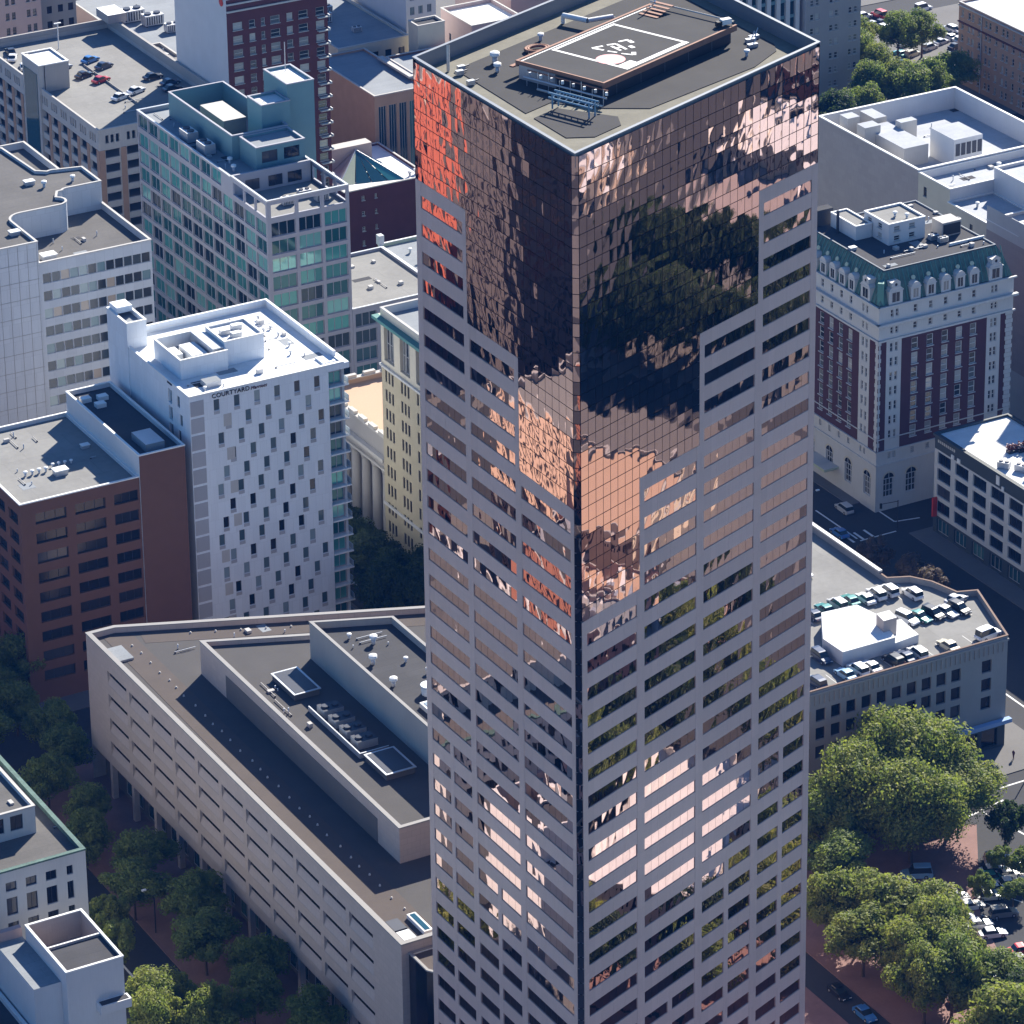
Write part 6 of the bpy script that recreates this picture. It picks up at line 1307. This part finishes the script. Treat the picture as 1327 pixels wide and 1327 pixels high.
for i, (x, y, m) in enumerate([(500.8, 748.3, 'leaf_green'), (508.5, 749.3, 'leaf_green'), (521.8, 757.1, 'leaf_yellow'), (526.2, 771.5, 'leaf_yellow'), (549.2, 785.9, 'leaf_green'), (537.9, 756.5, 'leaf_green'), (541.7, 785.2, 'leaf_green'), (521.6, 750.1, 'leaf_green'), (516.4, 758.3, 'leaf_green'), (489.2, 735.2, 'leaf_dark'), (496.6, 744.9, 'leaf_dark'), (528.7, 751.5, 'leaf_green'), (530.7, 789.3, 'leaf_yellow'), (525, 779, 'leaf_green')]):
    tree(x, y, 'm', m, ['big tree just behind the right corner of the mirror tower', 'tree over the far corner of the blank pinkish wall', 'bushy tree right of the grey apartment tower, low', 'bushy tree right of the grey apartment tower, middle', 'tree in the middle of the far parking lot', 'tree at the foot of the tan block by the white parapet', 'left of the two trees standing in the far parking lot', 'tree behind the white parapet, centre', 'shaded tree between grey tower and white parapet', 'dark tree hidden by the mirror tower edge', 'dark tree beside the mirror tower edge', 'tree behind the white parapet, right', 'tree at the top beside the grey apartment tower', 'bushy tree right of the grey apartment tower, high'][i], 'trees round the far parking lot', R.uniform(.95, 1.15), 'lot_tree')

# ================================================================ cars
def car_proto(kind):
    T = thing('parked_car', 'x', 'car', (0, 0, 0))
    L, W = (4.6, 1.84) if kind != 'van' else (5.1, 2.0); hb = .82 if kind == 'car' else .98; ht = 1.42 if kind == 'car' else (1.75 if kind == 'suv' else 2.05)
    def loft(secs, m):
        b = MB(); rings = []
        for (x, w, z0, z1) in secs: rings.append([(x, -w, z0), (x, w, z0), (x, w * .93, z1), (x, -w * .93, z1)])
        for a, c in zip(rings, rings[1:]):
            for i in range(4):
                j = (i + 1) % 4; b.face([a[i], a[j], c[j], c[i]][::-1], m, i == 2)
        b.face(rings[0], m); b.face(rings[-1][::-1], m); return b
    w = W / 2
    body = loft([(-L / 2, w * .80, .42, hb * .72), (-L / 2 + .15, w * .95, .25, hb * .96), (-L / 2 + .9, w, .2, hb * 1.04), (0, w, .2, hb * 1.04), (L * .2, w, .2, hb * 1.02), (L / 2 - .45, w * .96, .22, hb * .86), (L / 2 - .08, w * .85, .3, hb * .68), (L / 2, w * .74, .4, hb * .6)], 'car_paint').obj('body', T)
    r0, r1 = (-L * .36, L * .2) if kind == 'car' else (-L * .46, L * .24)
    loft([(r0, w * .86, hb, hb * 1.02), (r0 + (.55 if kind == 'car' else .2), w * .84, hb, ht - .05), (r1 - .75, w * .84, hb, ht - .05), (r1, w * .86, hb, hb * 1.02)], 'car_glass').obj('glass', T)
    loft([(r0 + (.5 if kind == 'car' else .12), w * .80, ht - .07, ht - .04), (r0 + .75, w * .80, ht - .07, ht + .02), (r1 - .95, w * .80, ht - .07, ht + .02), (r1 - .68, w * .78, ht - .07, ht - .05)], 'car_paint').obj('roof', T)
    for sx in (-1.4, 1.42):
        for sy in (-w + .1, w - .1):
            b = MB(); b.cyl(0, 0, -.1, .1, .33, 'rubber', n=10); b.cyl(0, 0, .1, .112, .19, 'galvanised', n=8)
            o = b.obj('wheel', T, off=False); o.location = (sx, sy, .33); o.rotation_euler = (rad(90 if sy < 0 else -90), 0, 0)
    for sy in (-w * .6, w * .6):
        b = MB(); b.box(-.04, .03, -.2, .2, -.07, .07, 'white_paint'); o = b.obj('headlight', T, off=False); o.location = (L / 2 - .05, sy, hb * .62)
        b = MB(); b.box(-.03, .04, -.2, .2, -.06, .06, 'red_paint'); o = b.obj('tail_light', T, off=False); o.location = (-L / 2 + .1, sy, hb * .8)
    return T
PROTO = {k: car_proto(k) for k in ('car', 'suv', 'van')}
COL = {'white': (.8, .8, .8), 'silver': (.5, .51, .53), 'black': (.015, .015, .018), 'dark blue': (.02, .035, .08), 'light blue': (.25, .45, .65), 'blue': (.05, .2, .5), 'red': (.5, .03, .03), 'grey': (.2, .21, .22), 'teal': (.03, .22, .2), 'cream': (.6, .55, .42)}
def car(x, y, z, ang, colour, kind, label, group):
    o = dup(PROTO[kind], (x, y, z), rad(ang), label, group, (*COL[colour], 1)); o['_o'] = (x, y, z); o['category'] = 'van' if kind == 'van' else 'car'; return o
ORD = ['first', 'second', 'third', 'fourth', 'fifth', 'sixth', 'seventh', 'eighth', 'ninth', 'tenth', 'eleventh', 'twelfth', 'thirteenth', 'fourteenth']
def carrow(pts, z, ang, cols, kinds, where, group, jit=1.0):
    for i, (x, y) in enumerate(pts):
        c = cols[i % len(cols)]; k = kinds[i % len(kinds)]
        car(x, y, z, ang + R.uniform(-2, 2) * jit, c, k, f"{c} {'van' if k == 'van' else 'car'}, {ORD[i]} from the left {where}", group)
carrow([(342.6, 517.6), (345.4, 518.4), (348.2, 518.8), (350.9, 519.0), (353.5, 518.2), (355.9, 518.6)], 19.67, 90, ['dark blue', 'teal', 'silver', 'teal', 'white', 'white'], ['car', 'car', 'suv'], 'in the back row on the rooftop car park', 'cars in the back row of the rooftop car park')
carrow([(358.4, 518.6)], 19.67, 90, ['white'], ['suv'], 'beside the wide coping on the rooftop car park', 'cars in the back row of the rooftop car park')
car(360.9, 518.4, 19.67, 90, 'light blue', 'car', 'light blue car at the right end of the back row, rooftop car park', 'cars in the back row of the rooftop car park') if False else None
carrow([(355.2, 508.4), (357.6, 508.0), (360.0, 507.7), (362.4, 507.3), (364.8, 507.0)], 19.67, -78, ['white', 'teal', 'black', 'silver', 'black'], ['suv', 'car'], 'in the middle row right of the white ramp house', 'cars in the middle row of the rooftop car park')
car(361.2, 515.6, 19.67, 92, 'white', 'suv', 'white car at the right end of the back row on the rooftop car park', 'cars in the back row of the rooftop car park')
car(366.4, 510.2, 19.67, 12, 'silver', 'car', 'silver car parked sideways against the curved parapet', 'cars on the rooftop car park')
car(363.6, 496.9, 19.67, 8, 'white', 'van', 'white van alone by the front right corner of the rooftop car park', 'cars on the rooftop car park')
car(341.3, 504.9, 19.67, -90, 'white', 'van', 'white van in front of the left wall of the ramp house', 'cars on the rooftop car park')
car(335.4, 504.2, 19.67, -90, 'dark blue', 'suv', 'dark blue car at the tower edge left of the white van', 'cars on the rooftop car park')
car(354.9, 529.4, 19.67, -80, 'silver', 'car', 'lone silver car in the shaded back part of the rooftop car park', 'cars on the rooftop car park') if False else None
car(349.5, 532.0, 19.67, -80, 'white', 'car', 'lone white car in the shaded back part of the rooftop car park', 'cars on the rooftop car park')
carrow([(329.9, 497.4), (335.6, 497.4), (338.2, 497.6), (340.6, 497.5), (345.0, 497.4), (347.4, 497.5), (349.8, 497.4), (355.7, 497.2)], 19.67, 92, ['dark blue', 'light blue', 'white', 'white', 'black', 'dark blue', 'white', 'cream'], ['suv', 'car'], 'along the front parapet of the rooftop car park', 'cars along the front parapet of the rooftop car park')
GC = [(319.4, 805.8, 80, 'black'), (318.3, 801.9, 60, 'white'), (318.2, 795.2, 70, 'white'), (318.0, 791.0, 70, 'light blue'), (325.3, 790.4, 20, 'silver'), (332.4, 791.8, 20, 'blue'), (333.3, 786.5, 20, 'dark blue'), (327.2, 783.3, 20, 'black'), (329.1, 778.6, 20, 'red'), (339.6, 774.6, 5, 'black'), (341.2, 769.3, 5, 'dark blue'), (340.0, 765.6, 5, 'black'), (328.3, 766.5, 20, 'white'), (332.8, 768.4, 20, 'white')]
GL = ['at the far left picture edge', 'by the left parapet, second back', 'by the left parapet behind the stair tower', 'half hidden left of the stair tower', 'peeking out right of the stair tower', 'at the back of the four in the middle', 'right of the four in the middle', 'left of the four in the middle', 'at the front of the four in the middle', 'in the shade of the high parapet', 'in the parapet shade, upper of two', 'in the parapet shade, nearest the teal building', 'left of the pair by the rail', 'right of the pair by the rail']
for (x, y, a, c), l in zip(GC, GL): car(x, y, 37.12, a, c, 'car', f'{c} car {l} on the tan garage roof', 'cars on the tan garage roof')
LC = [(553.6, 817.9, 'white'), (552.6, 811.8, 'silver'), (554.9, 811.8, 'black'), (552.5, 808.2, 'white'), (562.2, 796.1, 'white'), (559.4, 792.0, 'silver'), (566.8, 799.0, 'white'), (568.9, 796.3, 'white'), (563.2, 793.9, 'white'), (564.5, 790.5, 'white'), (560.4, 787.4, 'black'), (555.6, 782.2, 'silver'), (557.2, 779.5, 'red'), (550.8, 795.2, 'silver'), (552.6, 797.8, 'white'), (554.5, 790.0, 'silver'), (541.9, 784.2, 'white'), (545.6, 790.2, 'teal'), (548.1, 788.2, 'cream'), (538.5, 773.0, 'white'), (548.5, 781.6, 'cream')]
for i, (x, y, c) in enumerate(LC): car(x, y, .01, R.choice((8, 5, 12, 95)), c, 'suv' if i % 3 == 0 else 'car', f'{c} car in the far parking lot at the top right, {ORD[i] if i < 14 else ["fifteenth", "sixteenth", "seventeenth", "eighteenth", "nineteenth", "twentieth", "twenty-first"][i - 14]} counted from the top', 'cars in the far parking lot')
car(570, 815.5, .01, 5, 'white', 'van', 'long white van at the top of the far parking lot', 'cars in the far parking lot')
car(557.7, 817.1, .01, 95, 'red', 'van', 'red truck-like van near the top edge beside the trees', 'cars in the far parking lot')
RC = [(342.8, 464.0, 'silver'), (344.2, 461.9, 'silver'), (340.2, 461.5, 'white'), (341.6, 459.4, 'white'), (338.5, 459.5, 'teal'), (340.2, 457.1, 'white'), (337.4, 456.8, 'white'), (335.2, 455.5, 'silver'), (330.2, 457.6, 'silver'), (330.9, 454.6, 'white'), (327.6, 452.3, 'white'), (327.9, 455.0, 'teal'), (334.1, 450.2, 'grey'), (328.9, 449.5, 'silver'), (329.2, 446.2, 'white'), (330.4, 440.1, 'red'), (328.1, 437.4, 'black'), (323.0, 437.6, 'white'), (325.0, 434.6, 'white'), (314.3, 433.0, 'black'), (343.0, 455.0, 'white')]
for i, (x, y, c) in enumerate(RC): car(x, y, .15 if x < 320 else .01, -16 + (90 if i in (17,) else 0) + R.uniform(-4, 4), c, 'car' if i % 4 else 'suv', f'{c} car in the sunny lot at the lower right, {ORD[i] if i < 14 else ["fifteenth", "sixteenth", "seventeenth", "eighteenth", "nineteenth", "twentieth", "twenty-first"][i - 14]} from the top', 'cars in the sunny parking lot')
car(329.0, 466.5, .15, 153, 'light blue', 'van', 'pale blue van standing alone in the shade under the elms', 'cars by the plaza')
car(299.7, 444.2, .01, -90, 'black', 'car', 'black car in the narrow street at the foot of the tower', 'cars by the plaza')
car(299.7, 437.3, .01, -90, 'blue', 'car', 'blue car at the bottom edge right of the tower', 'cars by the plaza')
car(386.0, 574.9, .01, 90, 'blue', 'car', 'blue car in the dark street in front of the mansard hotel', 'cars in the dark streets')
car(392.4, 583.0, .01, 88, 'silver', 'suv', 'silver car at the kerb by the mansard hotel corner', 'cars in the dark streets')
for i, (x, y, c) in enumerate([(208, 520, 'grey'), (205.2, 497, 'white'), (214.8, 486, 'black'), (205, 550, 'black')]): car(x, y, .01, 90, c, 'car', f'{c} car in the shaded street left of the bank, ' + ['in the middle', 'beside the stucco house', 'at the near kerb', 'far end'][i], 'cars in the dark streets')
for p in PROTO.values():
    for c in list(p.children): bpy.data.objects.remove(c)
    bpy.data.objects.remove(p)

# street lamps
def lamp(x, y, h, label, dx=1.6, dy=0):
    T = thing('street_lamp', label, 'street lamp', (x, y, .13), 'street lamps'); b = MB(); b.tube((x, y, .13), (x, y, h), .11, 'dark_metal'); b.tube((x, y, h - .1), (x + dx, y + dy, h + .2), .07, 'dark_metal'); b.obj('pole', T)
    b = MB(); b.box(x + dx - .4, x + dx + .3, y + dy - .18, y + dy + .18, h + .1, h + .3, 'white_paint'); b.obj('lamp_head', T)
lamp(380.9, 577.1, 9, 'street lamp in the dark crossing between tower edge and mansard hotel'); lamp(367.5, 487.5, 9, 'street lamp at the sunny corner in front of the rooftop car park', -1.6); lamp(346.3, 480, 8, 'street lamp beside the elms at the sunny street'); lamp(218.2, 512, 8, 'street lamp over the red paving beside the bank', -1.6)
for k, (x, y) in enumerate([(372.5, 571.2), (396.6, 571.5), (372.2, 484.5), (394.5, 485.0)]):
    T = thing('traffic_signal', ['traffic signal by the tower-side corner of the dark crossing', 'traffic signal under the red sign of the white grid building', 'traffic signal at the sunny corner below the curved parapet', 'traffic signal across the street from the curved parapet'][k], 'traffic signal', (x, y, .13), 'traffic signals')
    b = MB(); b.tube((x, y, .13), (x, y, 6.0), .1, 'dark_metal'); b.tube((x, y, 5.8), (x + (4 if k % 2 == 0 else -4), y, 6.1), .07, 'dark_metal'); b.obj('pole', T)
    b = MB(); hx_ = x + (3.8 if k % 2 == 0 else -3.8); b.box(hx_ - .18, hx_ + .18, y - .15, y + .15, 5.2, 6.2, 'black_paint'); b.obj('signal_head', T)
# people on the pavement
def person(x, y, rz, shirt, label):
    T = thing('person', label, 'person', (x, y, .13), 'people on the corner pavement')
    me = bpy.data.meshes.new('body'); v = [(0, 0, .95), (0, 0, 1.2), (0, 0, 1.42), (0, 0, 1.5), (0, 0, 1.66), (-.1, 0, .88), (-.11, .08, .48), (-.11, 0, .06), (-.11, .13, .03), (.1, 0, .88), (.11, -.1, .48), (.11, -.2, .08), (.11, -.06, .03), (-.2, 0, 1.4), (-.24, .03, 1.12), (-.22, .12, .9), (.2, 0, 1.4), (.24, -.03, 1.12), (.22, -.1, .9)]
    e = [(0, 1), (1, 2), (2, 3), (3, 4), (0, 5), (5, 6), (6, 7), (7, 8), (0, 9), (9, 10), (10, 11), (11, 12), (2, 13), (13, 14), (14, 15), (2, 16), (16, 17), (17, 18)]
    me.from_pydata(v, e, []); o = bpy.data.objects.new('body', me); scene.collection.objects.link(o); o.parent = T; o.rotation_euler = (0, 0, rz)
    sk = o.modifiers.new('skin', 'SKIN'); rr = [.15, .16, .13, .06, .11, .1, .07, .045, .05, .1, .07, .045, .05, .07, .05, .04, .07, .05, .04]
    for s_, r_ in zip(me.skin_vertices[0].data, rr): s_.radius = (r_, r_)
    me.skin_vertices[0].data[0].use_root = True
    sb = o.modifiers.new('sub', 'SUBSURF'); sb.levels = 1; sb.render_levels = 1; me.materials.append(shirt)
    return T
person(366.4, 486.6, 1, M['dark_metal'], 'person in dark clothes walking on the sunny corner pavement'); person(364.2, 489.6, 2, M['brick_dark'], 'person in red-brown clothes by the shop entrance under the awning')
person(368.2, 488.2, .3, M['navy_band'], 'person in navy clothes at the kerb of the sunny corner')

# ================================================================ the rest of the city, seen from outside the frame only in the mirror glass
def inview(x, y, z):
    v = Vector((x, y, z - 338.6)); w = v.dot(fw)
    if w <= 1: return False
    px = 649.37 + 5354.11 * v.dot(rt) / w; py = 259.03 - 5354.11 * v.dot(up) / w
    return -40 < px < 1367 and -60 < py < 1360
def generic(x0, y0, x1, y1, h, wm, label, P=3.6, ww=1.5, gap=1.6, top='deck_roof', name='city_building', flat=False, boxes=True):
    T = thing(name, label, 'building', (x0, y0, 0), 'city blocks mirrored in the tower glass'); mb = MB(); p = rect(x0, y0, x1, y1)
    for f in faces(p): wall(T, mb, f, 0, f.L, 0, h, wm)
    mb.obj('wall', T); roof(T, p, h, drop=.8, t=.3, wallm=wm, cope='concrete_light', top=top)
    if boxes:
        b = MB()
        for k in range(3): bx, by = R.uniform(x0 + 3, x1 - 6), R.uniform(y0 + 3, y1 - 6); b.box(bx, bx + R.uniform(2, 5), by, by + R.uniform(2, 4), h - .79, h + R.uniform(.5, 2.5), R.choice(['white_paint', 'concrete', 'galvanised']))
        b.obj('roof_boxes', T)
    if not flat:
        b = MB()
        for f in faces(p):
            z = h - 1.2
            while z - 1.9 > .6:
                u = gap
                while u + ww < f.L - .5: b.face([f.P(u, z - 1.9, -.02), f.P(u + ww, z - 1.9, -.02), f.P(u + ww, z, -.02), f.P(u, z, -.02)], G['black']); u += ww + gap
                z -= P
        stuff(b.obj('windows', T))
    return T
generic(30, 688, 80, 718, 50, 'red_facade', 'bright red facade far off, seen mirrored at the top left of the tower glass', gap=3.0, ww=1.2)
generic(40, 664, 88, 686, 58, 'gen_dark', 'dark brown block beside the bright red one, seen mirrored in the tower glass', gap=1.2)
generic(96, 568, 131, 594, 37, 'gen_orange', 'orange-tan facade mirrored in the lower left glass of the tower', gap=1.3, ww=1.0, P=3.2)
generic(438, 318, 474, 350, 7, 'gen_cream', 'flat orange-tan roof mirrored beside the tower corner', top='tan_roof', boxes=False)
generic(452, 556, 480, 594, 55, 'gen_tan', 'tall tan block beyond the right picture edge that shades the white roof terrace')
generic(320, 373, 363, 393, 7, 'gen_white', 'low white-roofed hall mirrored as a bright patch in the right face', top='white_roof', boxes=False)
generic(254, 362, 272, 376, 5, 'gen_white', 'small white pavilion mirrored near the foot of the right face', top='white_roof', boxes=False)
generic(160, 300, 196, 345, 46, 'gen_pink', 'pink stone block mirrored in the angled corner panes of the tower', P=3.4)
generic(372, 330, 392, 352, 6, 'gen_pink', 'low pink hall mirrored in the middle of the right face', top='tan_roof', boxes=False)
b = MB(); b.box(297.5, 330, 376, 424, .004, .12, 'brick_paving'); structure(b.obj('plaza'))
NR_ = [(336, 356), (346, 362), (355, 366), (366, 368), (345, 348), (358, 352), (300, 382), (308, 376), (300, 398), (309, 396), (318, 402), (284, 378), (276, 372), (330, 402), (342, 400), (356, 402), (368, 398), (380, 388), (384, 372), (300, 366), (316, 360), (290, 362), (308, 412), (325, 416), (372, 372), (398, 372), (408, 366), (420, 372)]
for i, (x, y) in enumerate(NR_): tree(x, y, 'm', ('leaf_dark', 'leaf_yellow', 'leaf_green')[i % 3], f'square tree {["dark", "yellowish", "green"][i % 3]} mirrored in the lower right face, about {int(math.hypot(x - 254, y - 410))} m off', 'square trees mirrored low in the tower', R.uniform(1.1, 1.4), 'square_tree')
done = [(158, 298, 200, 376), (370, 328, 394, 354), (452, 554, 482, 596), (30, 660, 90, 720), (94, 566, 133, 596), (436, 316, 476, 352), (150, 400, 200, 560), (217, 340, 372, 570)]
cols_ = ['gen_tan', 'gen_pink', 'gen_white', 'gen_brick', 'gen_grey', 'gen_cream', 'gen_orange', 'gen_brick', 'gen_pink']; tops = ['deck_roof', 'white_roof', 'grey_roof', 'tan_roof', 'bluegrey_roof', 'dark_roof']
names = {'gen_tan': 'tan', 'gen_pink': 'pinkish', 'gen_white': 'whitish', 'gen_brick': 'brick red', 'gen_grey': 'grey', 'gen_cream': 'cream', 'gen_orange': 'orange'}
tn = {'deck_roof': 'sandy', 'white_roof': 'white', 'grey_roof': 'brownish grey', 'tan_roof': 'peach', 'bluegrey_roof': 'blue-grey', 'dark_roof': 'black'}
nb = 0
for i, (X0, X1) in enumerate(XB):
    for j, (Y0, Y1) in enumerate(YB):
        if Y1 == 0: subs = [(Y, Y2) for Y, Y2 in ((392, 476), (488, 566))]
        else: subs = [(Y0, Y1)]
        for (S0, S1) in subs:
            left = X1 <= 200 and (S0 >= 290 or X0 >= 8); right = X0 >= 300 and S1 <= 480 and not (X0 < 380 and S0 > 380)
            if not (left or right): continue
            hx = (X0 + X1) / 2; hy = (S0 + S1) / 2
            for (a, c, d, e) in ((X0 + 3, hx - .5, S0 + 3, hy - .5), (hx + .5, X1 - 3, S0 + 3, hy - .5), (X0 + 3, hx - .5, hy + .5, S1 - 3), (hx + .5, X1 - 3, hy + .5, S1 - 3)):
                if any(a < q[2] and c > q[0] and d < q[3] and e > q[1] for q in done): continue
                h = R.choice([7, 9, 12, 15, 18, 24, 30]) if left else R.choice([5, 6, 8, 10, 12])
                if any(inview(x, y, z) for x in (a, c) for y in (d, e) for z in (0, h + 3)): continue
                t = R.random(); side = 'left' if left else 'right'
                # park on the right side: trees mirrored as a dark green mass
                if right and ((X0 == 522 and S0 in (309, 226)) or (X0 == 441 and S0 == 309) or (X0 < 440 and t < .2)):
                    for k in range(7):
                        x, y = R.uniform(a + 3, c - 3), R.uniform(d + 3, e - 3)
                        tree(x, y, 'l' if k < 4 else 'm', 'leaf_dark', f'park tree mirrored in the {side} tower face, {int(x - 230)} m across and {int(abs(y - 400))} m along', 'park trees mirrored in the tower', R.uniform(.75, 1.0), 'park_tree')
                    continue
                if t < (.45 if right and X0 > 500 else .25):
                    lot = MB(); lot.box(a, c, d, e, .14, .18, 'pale_paving' if right and R.random() < .8 else 'asphalt'); structure(lot.obj('parking_lot')); continue
                m_, tp = R.choice(cols_), R.choice(tops if left else ['tan_roof', 'white_roof', 'deck_roof', 'tan_roof', 'grey_roof', 'bluegrey_roof']); nb += 1
                generic(a, d, c, e, h, m_, f'{names[m_]} block, {tn[tp]} roof, mirrored in the {side} tower face, {int(math.hypot(a - 230, d - 400))} m off', top=tp, ww=R.choice([1.0, 1.4, 2.4]), gap=R.choice([1.2, 1.8, 2.6]))
print('generic', nb, 'trees', NT[0], 'objects', len(bpy.data.objects))
# drop the private bookkeeping
for o in bpy.data.objects:
    if '_o' in o: del o['_o']
